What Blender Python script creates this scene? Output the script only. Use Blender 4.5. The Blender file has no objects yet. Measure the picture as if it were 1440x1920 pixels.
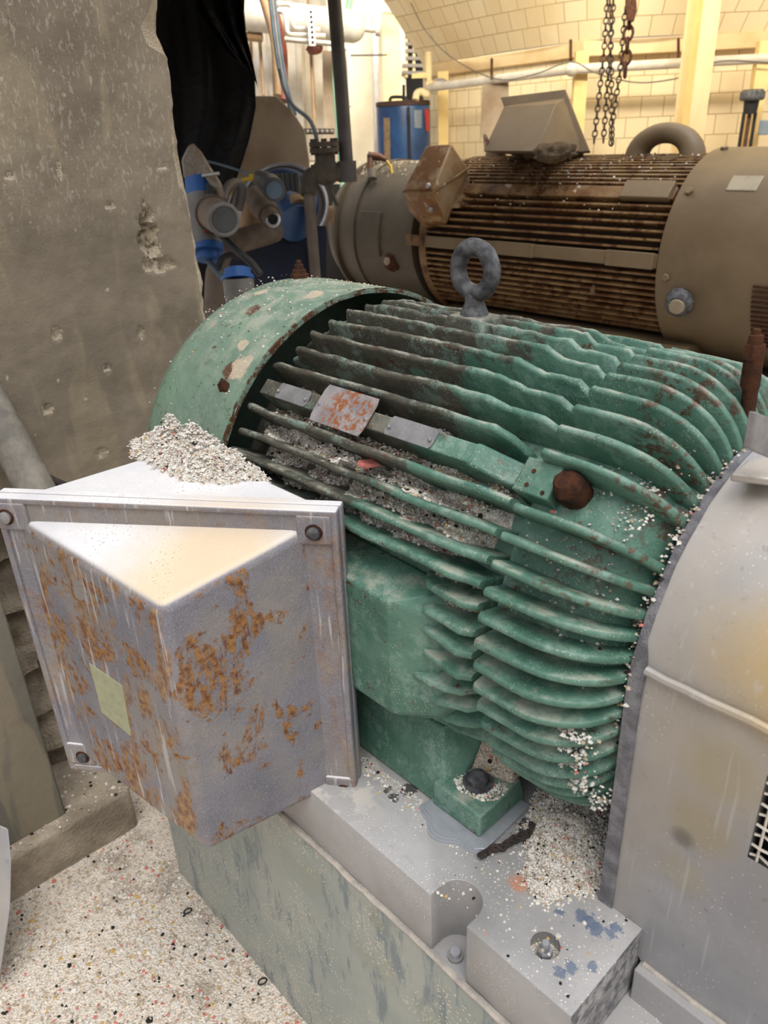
import bpy, bmesh, math, random
from mathutils import Vector, Matrix, noise
from mathutils.geometry import tessellate_polygon
random.seed(7)
PI = math.pi
SC = bpy.context.scene
COL = SC.collection

# ------------------------------------------------------------------ camera
FPX = 1444.57
CAM = Vector((0.8923, -0.7813, 0.5085))
RX, RZ, RO = 1.11509, 0.834458, -0.042146
MC = Matrix.Rotation(RZ, 4, 'Z') @ Matrix.Rotation(RX, 4, 'X') @ Matrix.Rotation(RO, 4, 'Z')
cd = bpy.data.cameras.new('camera')
cam = bpy.data.objects.new('camera', cd)
COL.objects.link(cam)
cam.matrix_world = Matrix.Translation(CAM) @ MC
cd.sensor_fit = 'VERTICAL'
cd.sensor_height = 36.0
cd.lens = FPX / 1920 * 36
cd.clip_start = 0.02
cd.dof.use_dof = True
cd.dof.focus_distance = 1.05
cd.dof.aperture_fstop = 7.6
SC.camera = cam

# ------------------------------------------------------------------ light
SC.view_settings.view_transform = 'Standard'
SC.view_settings.look = 'None'
SC.view_settings.gamma = 1
SC.view_settings.use_curve_mapping = False
SC.view_settings.exposure = 0.0
W = bpy.data.worlds.new('World')
SC.world = W
W.use_nodes = True
wn = W.node_tree.nodes
wl = W.node_tree.links
wtc = wn.new('ShaderNodeTexCoord')
wsx = wn.new('ShaderNodeSeparateXYZ')
wl.new(wtc.outputs['Generated'], wsx.inputs[0])
wr = wn.new('ShaderNodeValToRGB')
wl.new(wsx.outputs['Z'], wr.inputs[0])
wr.color_ramp.elements[0].position = 0.0
wr.color_ramp.elements[0].color = (.20, .17, .14, 1)
wr.color_ramp.elements[1].position = 0.75
wr.color_ramp.elements[1].color = (1.15, 1.18, 1.27, 1)
e = wr.color_ramp.elements.new(.25)
e.color = (.42, .40, .40, 1)
wl.new(wr.outputs[0], wn['Background'].inputs[0])
wn['Background'].inputs[1].default_value = 1.25
sd = bpy.data.lights.new('sun', 'SUN')
sd.energy = 2.0
sd.angle = math.radians(35)
sd.color = (1.0, .96, .90)
so = bpy.data.objects.new('sun', sd)
COL.objects.link(so)
so.rotation_euler = Vector((-.55, .30, -1.35)).to_track_quat('-Z', 'Y').to_euler()
# area lamp added to brighten the shingle wall behind the motors
ad = bpy.data.lights.new('wall_fill', 'AREA')
ad.shape = 'RECTANGLE'
ad.size, ad.size_y = 2.6, 1.2
ad.energy = 400
ad.color = (1.0, .93, .78)
ao = bpy.data.objects.new('wall_fill', ad)
COL.objects.link(ao)
ao.location = (-.95, 2.55, 2.1)
ao.rotation_euler = Vector((-.60, .76, -.12)).to_track_quat('-Z', 'Y').to_euler()

FWD = MC.to_3x3() @ Vector((0, 0, -1))
RGT = MC.to_3x3() @ Vector((1, 0, 0))
UPV = MC.to_3x3() @ Vector((0, 1, 0))
ZUP = Vector((0, 0, 1))


def ray(x, y):
    return FWD + RGT * ((x - 720) / FPX) - UPV * ((y - 960) / FPX)


def at(x, y, d):
    "point of the place seen at pixel x, y at distance d along the view"
    return CAM + ray(x, y) * d


def atp(x, y, ax, v):
    r = ray(x, y)
    return CAM + r * ((v - CAM[ax]) / r[ax])


# ------------------------------------------------------------------ materials
class NT:
    def __init__(s, name):
        s.m = bpy.data.materials.new(name)
        s.m.use_nodes = True
        s.n = s.m.node_tree.nodes
        s.l = s.m.node_tree.links
        s.b = s.n['Principled BSDF']
        s.tc = s.n.new('ShaderNodeTexCoord')
        s.co = s.tc.outputs['Object']
        s.bump_src = []

    def new(s, t, **k):
        o = s.n.new(t)
        for a, v in k.items():
            setattr(o, a, v)
        return o

    def put(s, sock, v):
        if isinstance(v, bpy.types.NodeSocket):
            s.l.new(v, sock)
        elif isinstance(v, (tuple, list)) and len(v) == 3 and sock.type == 'RGBA':
            sock.default_value = (*v, 1)
        else:
            sock.default_value = v

    def stretch(s, v):
        o = s.new('ShaderNodeMapping')
        s.l.new(s.co, o.inputs[0])
        o.inputs['Scale'].default_value = v
        return o.outputs[0]

    def noise(s, sc, det=4, ro=.6, dist=0, co=None):
        o = s.new('ShaderNodeTexNoise')
        s.l.new(co or s.co, o.inputs['Vector'])
        o.inputs['Scale'].default_value = sc
        o.inputs['Detail'].default_value = det
        o.inputs['Roughness'].default_value = ro
        o.inputs['Distortion'].default_value = dist
        return o.outputs['Fac']

    def vor(s, sc, out='Color', co=None, feat='F1'):
        o = s.new('ShaderNodeTexVoronoi', feature=feat)
        s.l.new(co or s.co, o.inputs['Vector'])
        o.inputs['Scale'].default_value = sc
        return o.outputs[out]

    def step(s, f, lo, hi):
        o = s.new('ShaderNodeMapRange')
        o.interpolation_type = 'SMOOTHSTEP'
        s.put(o.inputs[0], f)
        if lo < hi:
            o.inputs[1].default_value, o.inputs[2].default_value = lo, hi
        else:
            o.inputs[1].default_value, o.inputs[2].default_value = hi, lo
            o.inputs[3].default_value, o.inputs[4].default_value = 1, 0
        return o.outputs[0]

    def math(s, op, a, b=0.0):
        o = s.new('ShaderNodeMath', operation=op)
        s.put(o.inputs[0], a)
        s.put(o.inputs[1], b)
        return o.outputs[0]

    def mul(s, *a):
        r = a[0]
        for q in a[1:]:
            r = s.math('MULTIPLY', r, q)
        return r

    def mix(s, f, a, b):
        o = s.new('ShaderNodeMix', data_type='RGBA')
        s.put(o.inputs[0], f)
        s.put(o.inputs[6], a)
        s.put(o.inputs[7], b)
        return o.outputs[2]

    def xyz(s):
        o = s.new('ShaderNodeSeparateXYZ')
        s.l.new(s.co, o.inputs[0])
        return o.outputs

    def nrm(s):
        o = s.new('ShaderNodeSeparateXYZ')
        g = s.new('ShaderNodeNewGeometry')
        s.l.new(g.outputs['Normal'], o.inputs[0])
        return o.outputs

    def blob(s, c, r, edge=.3, ns=30, na=.5):
        "patch of roughly radius r about point c with a ragged outline"
        d = s.new('ShaderNodeVectorMath', operation='DISTANCE')
        s.l.new(s.co, d.inputs[0])
        d.inputs[1].default_value = c
        q = s.math('ADD', s.math('DIVIDE', d.outputs['Value'], r),
                   s.math('MULTIPLY', s.math('SUBTRACT', s.noise(ns, 4), .5), na * 2))
        return s.step(q, 1 + edge, 1 - edge)

    def ramp(s, f, stops, const=False):
        o = s.new('ShaderNodeValToRGB')
        s.put(o.inputs[0], f)
        cr = o.color_ramp
        if const:
            cr.interpolation = 'CONSTANT'
        while len(cr.elements) < len(stops):
            cr.elements.new(.5)
        for i, (p, c) in enumerate(stops):
            cr.elements[i].position = p
            cr.elements[i].color = (*c, 1)
        return o.outputs[0]

    def done(s, col, ro=.6, metal=0.0, bumps=(), spec=.4, **k):
        s.put(s.b.inputs['Base Color'], col)
        s.put(s.b.inputs['Roughness'], ro)
        s.put(s.b.inputs['Metallic'], metal)
        s.b.inputs['Specular IOR Level'].default_value = spec
        prev = None
        for f, st, dist in bumps:
            o = s.new('ShaderNodeBump')
            o.inputs['Strength'].default_value = st
            o.inputs['Distance'].default_value = dist
            s.l.new(f, o.inputs['Height'])
            if prev:
                s.l.new(prev, o.inputs['Normal'])
            prev = o.outputs[0]
        if prev:
            s.l.new(prev, s.b.inputs['Normal'])
        return s.m


def simple(name, c, c2=None, ro=.6, metal=0., sc=12, bump=.2, spec=.4, dist=.002):
    t = NT(name)
    c2 = c2 or tuple(v * .7 for v in c)
    col = t.mix(t.step(t.noise(sc, 6), .35, .68), c, c2)
    return t.done(col, ro, metal, [(t.noise(sc * 12, 4), bump, dist)], spec)


M = {}


def green(name, light=0.0, grime=True):
    t = NT(name)
    x, y, z = t.xyz()
    n1 = t.noise(14, 7)
    c = t.mix(t.step(n1, .3, .7), (.050, .135, .095), (.105, .215, .160))
    c = t.mix(t.mul(t.step(t.noise(45, 5), .5, .72), .55), c, (.19, .31, .25))
    if light:
        c = t.mix(light, c, (.27, .32, .25))
        c = t.mix(t.mul(t.step(t.noise(7, 6), .45, .7), .55), c, (.16, .27, .18))
    if grime:
        # dark weathering on the fins towards the fan end
        g = t.math('ADD', t.mul(t.step(x, .48, .12), .40), t.mul(t.step(z, -.02, .22), .20))
        g = t.step(t.math('ADD', g, t.noise(11, 7, .7)), .84, .92)
        c = t.mix(t.mul(g, .93), c, t.mix(t.noise(60, 5), (.022, .019, .014), (.12, .105, .08)))
    # rust
    r = t.mul(t.step(t.noise(75, 6, .7), .56, .64), t.step(t.noise(12, 3), .52, .62))
    c = t.mix(r, c, (.085, .028, .012))
    if light:
        for q, rr_, k in (((-.118, -.12, .275), .013, 1), ((-.055, -.21, .212), .014, 1), ((-.034, -.203, .221), .020, 0), ((-.065, -.176, .243), .011, 0), ((-.16, -.07, .29), .012, 0), ((-.05, -.05, .295), .018, 0)):
            b_ = t.blob(q, rr_, .15, 70, .9)
            c = t.mix(t.mul(b_, .9), c, (.10, .035, .015) if k else t.mix(t.noise(90), (.62, .54, .42), (.36, .27, .17)))
        c = t.mix(t.mul(t.step(t.noise(26, 6, .7, .4), .60, .66), .6), c, (.07, .10, .06))
    else:
        # flaked spots down to brown primer, worn pale ridges
        fk = t.step(t.noise(34, 7, .72, .3), .64, .67)
        c = t.mix(t.mul(fk, .85), c, t.mix(t.noise(80, 4), (.05, .035, .022), (.16, .12, .085)))
        c = t.mix(t.mul(t.step(t.noise(19, 8, .75), .53, .60), .45), c, (.22, .34, .285))
        rr2 = t.mul(t.step(x, .485, .53), t.step(z, .05, .16), t.step(t.noise(95, 6, .7), .50, .57), t.step(t.noise(16, 4), .44, .54))
        c = t.mix(t.mul(rr2, .85), c, (.095, .04, .02))
    # scattered white specks and dust on upward faces
    sp = t.mul(t.step(t.vor(330, 'Distance'), .22, .12), t.step(t.noise(18, 3), .42, .6))
    c = t.mix(t.mul(sp, .8), c, (.62, .57, .48))
    up = t.mul(t.step(t.nrm()[2], .55, .95), t.step(t.noise(28, 6), .44, .66), .6)
    c = t.mix(up, c, (.42, .40, .33))
    return t.done(c, t.math('ADD', t.mul(n1, .3), .33), 0,
                  [(t.noise(60, 5), .45, .004), (t.noise(260, 4), .4, .0015)], .45)


M['green'] = green('green_paint')
M['green_clean'] = green('green_paint_clean', 0, False)
M['cowl'] = green('weathered_green_paint', .42, False)


def grit(name, base, chips, scale=260, b=.9, big_at=.84, dk=.28):
    t = NT(name)
    cr = t.new('ShaderNodeSeparateColor')
    t.l.new(t.vor(scale), cr.inputs[0])
    f = cr.outputs[0]
    c = t.ramp(f, chips, True)
    c2 = t.ramp(cr.outputs[1], [(0, base), (.93, base), (.95, (.03, .028, .025)), (.975, (.60, .17, .13)), (.988, (.62, .43, .16))], True)
    c = t.mix(.5, c, c2)
    big = t.vor(scale * .32)
    cb = t.new('ShaderNodeSeparateColor')
    t.l.new(big, cb.inputs[0])
    edge = t.step(t.vor(scale * .32, 'Distance'), .45, .3)
    bc = t.ramp(cb.outputs[1], [(0, (.72, .66, .56)), (.3, (.04, .035, .03)), (.5, (.66, .24, .18)), (.68, (.66, .47, .20)), (.85, (.45, .36, .27))], True)
    c = t.mix(t.mul(edge, t.step(cb.outputs[0], big_at, big_at + .02)), c, bc)
    dark = t.step(t.noise(5, 6, .65), .54, .70)
    c = t.mix(t.mul(dark, dk), c, (.22, .17, .13))
    h = t.vor(scale, 'Distance')
    return t.done(c, .9, 0, [(t.noise(40, 5), .5, .01), (h, b, .004), (t.noise(scale * 2.5, 2), .6, .002)], .1)


CH = [(0, (.84, .79, .70)), (.35, (.72, .64, .53)), (.58, (.88, .85, .79)), (.80, (.52, .44, .34)), (.88, (.90, .87, .81)), (.965, (.10, .085, .07))]
M['floor_grit'] = grit('floor_grit', (.83, .70, .57), CH, 260, .9, .93, .62)
M['grit'] = grit('white_grit', (.86, .80, .71), CH, 340)
M['dust'] = grit('tan_grit', (.66, .56, .44), [(0, (.74, .65, .53)), (.35, (.56, .46, .35)), (.6, (.82, .76, .67)), (.8, (.34, .26, .19)), (.93, (.07, .055, .04))], 380)
for nm, c in dict(flake_white=(.80, .76, .69), flake_tan=(.56, .46, .35), flake_pink=(.72, .24, .20), flake_black=(.03, .027, .024), flake_yellow=(.68, .46, .18)).items():
    M[nm] = simple(nm, c, ro=.85, sc=90, bump=.4, spec=.15)
FL = ['flake_white', 'flake_tan', 'flake_pink', 'flake_black', 'flake_yellow']


def galv(name, rust=1.0):
    t = NT(name)
    x, y, z = t.xyz()
    nx, ny, nz = t.nrm()
    c = t.mix(t.step(t.noise(9, 6), .35, .68), (.205, .20, .23), (.15, .15, .178))
    c = t.mix(t.mul(t.step(t.noise(420, 2), .5, .65), .28), c, (.40, .385, .375))
    # tan film near the rim and the corner
    c = t.mix(t.mul(t.step(t.noise(7, 4), .42, .66), .5), c, (.33, .285, .215))
    side = t.step(nz, .6, .3)
    st = t.stretch((1, 1, .32))
    a = t.step(t.noise(15, 5, .65, .6), .525, .575)
    b = t.step(t.noise(110, 7, .8, 0, st), .44, .52)
    rm = t.mul(a, b, side, rust)
    rc = t.mix(t.step(t.noise(130, 5, .7), .35, .62), (.12, .038, .014), (.34, .165, .05))
    c = t.mix(rm, c, rc)
    # more rust on the left face
    lf = t.mul(t.step(ny, -.55, -.85), t.step(t.noise(22, 8, .78, .4, t.stretch((1, 1, .45))), .50, .58), side, rust)
    c = t.mix(t.mul(lf, .85), c, t.mix(t.step(t.noise(90, 5), .35, .65), (.17, .055, .016), (.38, .225, .08)))
    wl_ = t.mul(t.step(ny, -.5, -.8), t.step(t.noise(120, 2, .5, 0, t.stretch((1, 1, .08))), .60, .70), .5)
    c = t.mix(wl_, c, (.60, .58, .58))
    c = t.mix(t.mul(t.step(nz, .55, .9), .93), c, t.mix(t.step(t.noise(8, 5), .35, .7), (.66, .65, .67), (.78, .765, .75)))
    c = t.mix(t.mul(t.step(nz, .55, .9), t.blob((.225, -.44, .07), .11, .5, 12, .35), .62), c, (.68, .47, .20))
    c = t.mix(t.mul(t.step(t.vor(260, 'Distance'), .2, .1), t.step(t.noise(8, 3), .5, .62)), c, (.16, .06, .03))
    return t.done(c, t.math('ADD', t.mul(t.noise(20), .3), .35), .0,
                  [(t.noise(300, 3), .55, .0014), (t.noise(25, 5), .25, .004), (rm, .3, .001)], .5)


M['galv'] = galv('galvanised_rusted')
M['galv_rim'] = galv('galvanised_rim', .35)


def bare(name, c1, c2, ochre=0.0, metal=.25, ro=.42):
    t = NT(name)
    c = t.mix(t.step(t.noise(6, 7, .6), .32, .7), c1, c2)
    c = t.mix(t.mul(t.step(t.noise(70, 6, .7), .58, .72), .5), c, tuple(v * .45 for v in c2))
    c = t.mix(t.mul(t.step(t.vor(190, 'Distance'), .16, .08), t.step(t.noise(9, 2), .5, .6)), c, (.72, .70, .68))
    if ochre:
        w = t.step(t.noise(2.6, 4, .5, .4, t.stretch((1.6, 1.6, .5))), .46, .66)
        c = t.mix(t.mul(w, ochre), c, (.50, .39, .22))
    if ochre:
        for q, rr_, a_, cc_ in (((.76, -.19, .10), .075, .7, (.55, .38, .14)), ((.71, -.214, -.02), .035, .5, (.33, .28, .15)), ((.70, -.214, -.10), .03, .5, (.33, .28, .15)), ((.69, -.214, -.17), .025, .45, (.33, .29, .17)), ((.685, -.214, -.125), .012, .6, (.10, .09, .07))):
            c = t.mix(t.mul(t.blob(q, rr_, .5, 9, .5), a_), c, cc_)
    sc_ = t.step(t.noise(160, 2, .5, 0, t.stretch((1, 1, .05))), .62, .72)
    c = t.mix(t.mul(sc_, .25), c, (.55, .55, .57))
    return t.done(c, t.math('ADD', t.mul(t.noise(30), .25), ro - .1), metal, [(t.noise(12, 4), .2, .004), (t.noise(400, 2), .2, .0006)], .5)


M['guard'] = bare('guard_sheet', (.37, .365, .375), (.27, .27, .285), .3)


def plate_mat():
    t = NT('base_plate_steel')
    c = t.mix(t.step(t.noise(7, 7, .6), .32, .7), (.40, .39, .385), (.29, .285, .28))
    c = t.mix(t.mul(t.step(t.noise(80, 6, .7), .58, .72), .4), c, (.20, .195, .19))
    c = t.mix(t.mul(t.step(t.vor(230, 'Distance'), .2, .1), t.step(t.noise(11, 3), .46, .58)), c, (.78, .75, .70))
    c = t.mix(t.mul(t.blob((.530, -.264, -.285), .012, .5, 50, .6), .7), c, (.55, .22, .11))
    for q, r in (((.606, -.249, -.285), .008), ((.616, -.247, -.285), .008), ((.627, -.249, -.285), .009), ((.637, -.243, -.285), .007), ((.640, -.232, -.285), .006), ((.630, -.305, -.285), .007), ((.626, -.318, -.285), .006), ((.585, -.262, -.285), .005), ((.645, -.29, -.285), .005)):
        c = t.mix(t.mul(t.blob(q, r, .2, 170, 1.7), .85), c, (.12, .155, .23))
    for q, r in (((.332, -.276, -.285), .007), ((.316, -.273, -.285), .006), ((.336, -.252, -.285), .010), ((.49, -.19, -.285), .016), ((.505, -.205, -.285), .012)):
        c = t.mix(t.mul(t.blob(q, r, .15, 130, 1.4), .9), c, (.035, .033, .03))
    e = t.mul(t.step(t.nrm()[0], .6, .9), t.step(t.xyz()[0], .62, .64), t.step(t.noise(60, 6, .7), .35, .6))
    c = t.mix(t.mul(e, .85), c, (.05, .052, .06))
    gt = t.mul(t.step(t.nrm()[2], .6, .9), t.step(x_ := t.xyz()[0], .36, .28), t.step(t.noise(30, 5), .47, .56))
    c = t.mix(t.mul(gt, .6), c, (.62, .57, .50))
    return t.done(c, .5, .15, [(t.noise(14, 4), .2, .004), (t.noise(300, 3), .3, .001)], .5)


M['plate'] = plate_mat()


def ped_mat():
    t = NT('pedestal_paint')
    x, y, z = t.xyz()
    c = t.mix(t.step(t.noise(6, 6), .35, .65), (.37, .39, .35), (.28, .32, .30))
    st = t.stretch((1, 1, .25))
    c = t.mix(t.mul(t.step(t.noise(30, 5, .7, 0, st), .53, .66), .7), c, (.11, .16, .19))
    c = t.mix(t.mul(t.step(t.noise(12, 5), .5, .7), t.step(z, -.60, -.42), .7), c, (.33, .32, .20))
    sp = t.mul(t.step(t.vor(170, 'Distance'), .30, .2), t.step(t.math('ADD', t.noise(9, 3), t.mul(t.step(z, -.5, -.85), .12)), .49, .58))
    c = t.mix(t.mul(sp, .9), c, (.70, .63, .50))
    return t.done(c, .45, 0, [(t.noise(50, 4), .25, .002), (sp, .4, .001)], .4)


M['pedestal'] = ped_mat()


def concrete(name, c1, c2, marks=True):
    t = NT(name)
    x, y, z = t.xyz()
    c = t.mix(t.step(t.noise(3.2, 7, .6), .32, .68), c1, c2)
    c = t.mix(t.mul(t.step(t.noise(5, 3, .5, .5, t.stretch((1, 2.5, .5))), .52, .60), .45), c, (.33, .27, .18))
    if marks:
        w = t.step(t.noise(150, 3, .6, .8, t.stretch((1, 1, .4))), .56, .63)
        w = t.mul(w, t.step(t.math('ADD', z, t.mul(t.noise(6), .2)), .40, .58))
        c = t.mix(t.mul(w, .42), c, (.46, .42, .34))
        s2 = t.mul(t.step(t.noise(45, 4, .6), .70, .73), .8)
        c = t.mix(s2, c, (.46, .41, .33))
    c = t.mix(t.mul(t.step(t.noise(9, 6), .6, .78), .45), c, (.085, .07, .055))
    return t.done(c, .75, 0, [(t.noise(30, 6), .35, .006), (t.noise(220, 3), .35, .0015)], .25)


M['pillar'] = concrete('pillar_render', (.27, .225, .165), (.18, .15, .11))
M['slab'] = concrete('slab_render', (.20, .185, .15), (.15, .14, .115), False)
M['broken'] = simple('broken_concrete', (.78, .68, .52), (.58, .48, .34), .9, sc=25, bump=1, spec=.1, dist=.01)
M['rubble'] = simple('rubble_masonry', (.58, .49, .38), (.30, .245, .19), .95, sc=14, bump=1, spec=.1, dist=.012)
M['ledge'] = simple('ledge_concrete', (.42, .36, .28), (.24, .20, .15), .9, sc=10, bump=.8, spec=.15, dist=.006)
M['iron'] = simple('dark_iron', (.055, .055, .062), (.17, .175, .18), .5, .3, 75, .8)
M['rust'] = simple('heavy_rust', (.13, .05, .025), (.055, .028, .02), .9, 0, 70, 1, .2, .004)
t = NT('flaking_rim')
M['rimrust'] = t.done(t.mix(t.step(t.noise(55, 6, .7), .46, .54), (.15, .21, .16), (.085, .04, .022)), .85, 0, [(t.noise(120, 4), .8, .003)], .2)
M['nameplate'] = simple('bare_aluminium_plate', (.36, .36, .37), (.24, .24, .25), .4, .5, 30, .2)
t = NT('rusted_nameplate')
c = t.mix(t.step(t.noise(30, 5), .4, .6), (.36, .34, .34), (.26, .25, .26))
c = t.mix(t.mul(t.step(t.noise(130, 6, .7), .46, .56), t.blob((.195, -.2, .2), .042, .35, 40, .4)), c, (.33, .11, .035))
M['nameplate_rust'] = t.done(c, .5, .3, [(t.noise(200, 3), .4, .001)])
M['sticker'] = simple('pale_green_sticker', (.42, .42, .27), (.34, .35, .23), .6, 0, 90, .3)
M['steel'] = simple('dull_steel', (.34, .33, .33), (.24, .23, .23), .45, .4, 50, .3)
M['whitebolt'] = simple('dusty_bolt', (.42, .42, .45), (.32, .32, .35), .5, .3, 50, .3)
M['shim'] = simple('shim_steel', (.38, .40, .43), (.27, .285, .31), .45, .3, 20, .2)
M['weld'] = simple('rough_weld', (.17, .165, .18), (.34, .33, .35), .6, .2, 50, 1, .4, .004)
M['weld_pale'] = simple('pale_weld', (.52, .47, .40), (.36, .33, .30), .7, 0, 50, .8)
M['shadowgap'] = simple('gap_shade', (.02, .018, .016), None, .9)  # near-black that stands for shade in the guard and motor gaps
M['cable_dark'] = simple('perished_rubber', (.055, .04, .035), (.025, .02, .018), .8, 0, 60, .8)
M['hose'] = simple('dusty_hose', (.24, .215, .175), (.13, .12, .105), .8, 0, 22, .6)
# background
M['tan'] = simple('tan_motor_paint', (.185, .132, .074), (.145, .102, .055), .5, 0, 5, .2)
M['tan_light'] = simple('tan_light_plate', (.34, .29, .20), (.27, .22, .15), .6, 0, 20, .2)


def tanrust():
    t = NT('tan_paint_rusting')
    x, y, z = t.xyz()
    c = t.mix(t.step(t.noise(8, 6), .4, .62), (.23, .140, .060), (.14, .066, .024))
    c = t.mix(t.step(t.noise(20, 6, .7), .50, .60), c, (.085, .032, .010))
    up = t.mul(t.step(z, .26, .36), t.step(t.noise(30, 5), .5, .58))
    c = t.mix(t.mul(up, .6), c, (.24, .19, .13))
    c = t.mix(t.mul(t.step(t.noise(24, 5, .6), .66, .70), t.step(z, .2, .32)), c, (.50, .42, .33))
    return t.done(c, .6, 0, [(t.noise(60, 4), .4, .004)], .35)


M['tanrust'] = tanrust()
M['fin_gap_shade'] = simple('tan_gap_shade', (.045, .024, .012), (.025, .014, .009), .9)  # shade between the tan fins, put into the core's dark brown
M['cowl_dark'] = simple('grey_brown_cowl', (.105, .088, .062), (.075, .06, .042), .6, 0, 6, .3)
t = NT('rust_stained_box')
c = t.mix(t.step(t.noise(9, 5), .4, .6), (.36, .26, .15), (.30, .17, .075))
c = t.mix(t.mul(t.step(t.nrm()[0], .55, .2), t.step(t.noise(14, 5), .38, .55)), c, (.19, .085, .025))
c = t.mix(t.step(t.noise(38, 4), .66, .70), c, (.62, .58, .50))
M['junction'] = t.done(c, .5, 0, [(t.noise(40, 4), .4, .004)])


def shingle():
    t = NT('cream_shingle')
    uv = t.tc.outputs['UV']
    b = t.new('ShaderNodeTexBrick')
    t.l.new(uv, b.inputs['Vector'])
    b.inputs['Scale'].default_value = 1
    b.inputs['Brick Width'].default_value = .125
    b.inputs['Row Height'].default_value = .105
    b.inputs['Mortar Size'].default_value = .0028
    b.inputs['Mortar Smooth'].default_value = .3
    b.inputs['Color1'].default_value = (.80, .68, .45, 1)
    b.inputs['Color2'].default_value = (.74, .61, .38, 1)
    b.inputs['Mortar'].default_value = (.42, .30, .14, 1)
    b.offset = .37
    c = t.mix(t.mul(t.step(t.noise(2.2, 5), .5, .7), .35), b.outputs['Color'], (.62, .44, .20))
    c = t.mix(t.mul(t.step(t.noise(1.7, 3), .6, .7), .35), c, (.60, .60, .28))
    return t.done(c, .7, 0, [(b.outputs['Fac'], -.6, .01), (t.noise(30, 4), .2, .004)], .3)


M['shingle'] = shingle()
M['cream'] = simple('cream_paint', (.78, .64, .38), (.70, .55, .30), .55, 0, 3, .15)
M['cream_pale'] = simple('pale_cream_panel', (.76, .68, .50), (.68, .58, .40), .6, 0, 3, .15)
M['yellow'] = simple('yellow_cream_paint', (.80, .62, .28), (.70, .50, .20), .5, 0, 4, .15)
M['beam'] = simple('ochre_cream_beam', (.72, .54, .30), (.62, .44, .22), .6, 0, 6, .15)
M['whitepipe'] = simple('white_pipe', (.66, .62, .54), (.52, .46, .38), .5, 0, 10, .2)
M['panelwhite'] = simple('white_stained_panel', (.60, .56, .49), (.46, .39, .29), .6, 0, 5, .3)
M['brownpipe'] = simple('brown_stained_pipe', (.34, .22, .11), (.25, .15, .08), .6, 0, 12, .3)
M['greypipe'] = simple('grey_pvc_pipe', (.115, .105, .10), (.085, .075, .07), .55, 0, 14, .2)
M['valve'] = simple('dusty_cast_valve', (.115, .095, .072), (.07, .058, .045), .8, 0, 16, .5)
M['pipe_tan'] = simple('dusty_steel_pipe', (.17, .145, .115), (.12, .10, .08), .6, 0, 12, .3)
M['greenpipe'] = simple('mint_green_pipe', (.20, .42, .26), (.30, .50, .36), .5, 0, 12, .2)
M['redhose'] = simple('red_brown_hose', (.24, .045, .025), (.12, .05, .035), .6, 0, 10, .3)
M['bluecable'] = simple('blue_grey_cable', (.10, .15, .20), (.07, .10, .13), .6)
M['blackcable'] = simple('black_cable', (.018, .018, .02), None, .55)
M['greycable'] = simple('grey_cable', (.30, .29, .26), None, .6)
M['blue'] = simple('blue_enamel', (.016, .07, .20), (.010, .035, .11), .35, 0, 5, .1, .5)
M['bluebright'] = simple('bright_blue_plastic', (.02, .11, .36), (.015, .08, .27), .5)
M['navy'] = simple('navy_shade', (.006, .011, .030), (.004, .006, .014), .5, 0, 8)  # near-black navy for the added shade sheet behind the pumps
M['rim_brown'] = simple('rusty_brown_lid', (.06, .03, .022), None, .7)
M['red'] = simple('red_label', (.50, .035, .03), None, .5)
M['greylabel'] = simple('grey_label', (.22, .27, .33), None, .5)
M['gauge_tan'] = simple('tan_sight_strip', (.28, .19, .10), (.16, .11, .07), .6, 0, 40)
M['brass'] = simple('tarnished_brass', (.14, .065, .035), (.08, .04, .03), .6, .3, 20)
M['greyplastic'] = simple('grey_blue_plastic', (.085, .09, .09), (.06, .063, .066), .5)
M['white_plastic'] = simple('dusty_white_plastic', (.20, .195, .185), (.14, .135, .125), .5)
M['dustpipe'] = simple('dusty_tan_fitting', (.15, .115, .085), (.09, .07, .052), .7, 0, 14, .3)
M['creamrim'] = simple('cream_dome_rim', (.22, .19, .14), (.16, .13, .095), .6)
M['yellowcable'] = simple('yellow_cable', (.62, .42, .03), None, .5)
M['hood'] = simple('tan_sheet_hood', (.36, .285, .20), (.24, .17, .105), .5, 0, 4, .2)
M['dark'] = simple('dark_recess', (.012, .010, .009), None, .9)  # near-black standing for unlit depth in openings and gaps
M['chain'] = simple('black_oxide_chain', (.03, .022, .018), (.07, .035, .02), .5, .5)
M['silver'] = simple('silver_metal', (.45, .45, .46), (.3, .3, .31), .35, .6)
M['nest'] = simple('pale_debris_clump', (.40, .31, .20), (.22, .15, .09), .95, 0, 60, 1, .1, .02)
t = NT('black_tarpaulin')
M['tarp'] = t.done(t.mix(t.step(t.noise(5, 4), .4, .6), (.004, .004, .0045), (.006, .006, .007)), .55, 0, [(t.noise(9, 5, .6, 1), .4, .03)], .2)
t = NT('clear_polythene')
t.b.inputs['Transmission Weight'].default_value = .45
M['poly'] = t.done((.36, .30, .23), .35, 0, [(t.noise(25, 4), .6, .02)], .5)
t = NT('sight_glass')
t.b.inputs['Transmission Weight'].default_value = .7
M['glass'] = t.done((.60, .57, .53), .15, 0, (), .5)


# ------------------------------------------------------------------ mesh helpers
def fin_obj(name, V, F, mat, parent=None, smooth=35, mi=None):
    me = bpy.data.meshes.new(name)
    me.from_pydata([tuple(v) for v in V], [], F)
    mats = mat if isinstance(mat, list) else [mat]
    for m in mats:
        me.materials.append(M[m])
    if mi:
        for p, i in zip(me.polygons, mi):
            p.material_index = i
    bm = bmesh.new()
    bm.from_mesh(me)
    bmesh.ops.recalc_face_normals(bm, faces=bm.faces)
    bm.to_mesh(me)
    bm.free()
    if smooth:
        for p in me.polygons:
            p.use_smooth = True
        me.set_sharp_from_angle(angle=math.radians(smooth))
    o = bpy.data.objects.new(name, me)
    COL.objects.link(o)
    if parent:
        o.parent = parent
    return o


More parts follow.
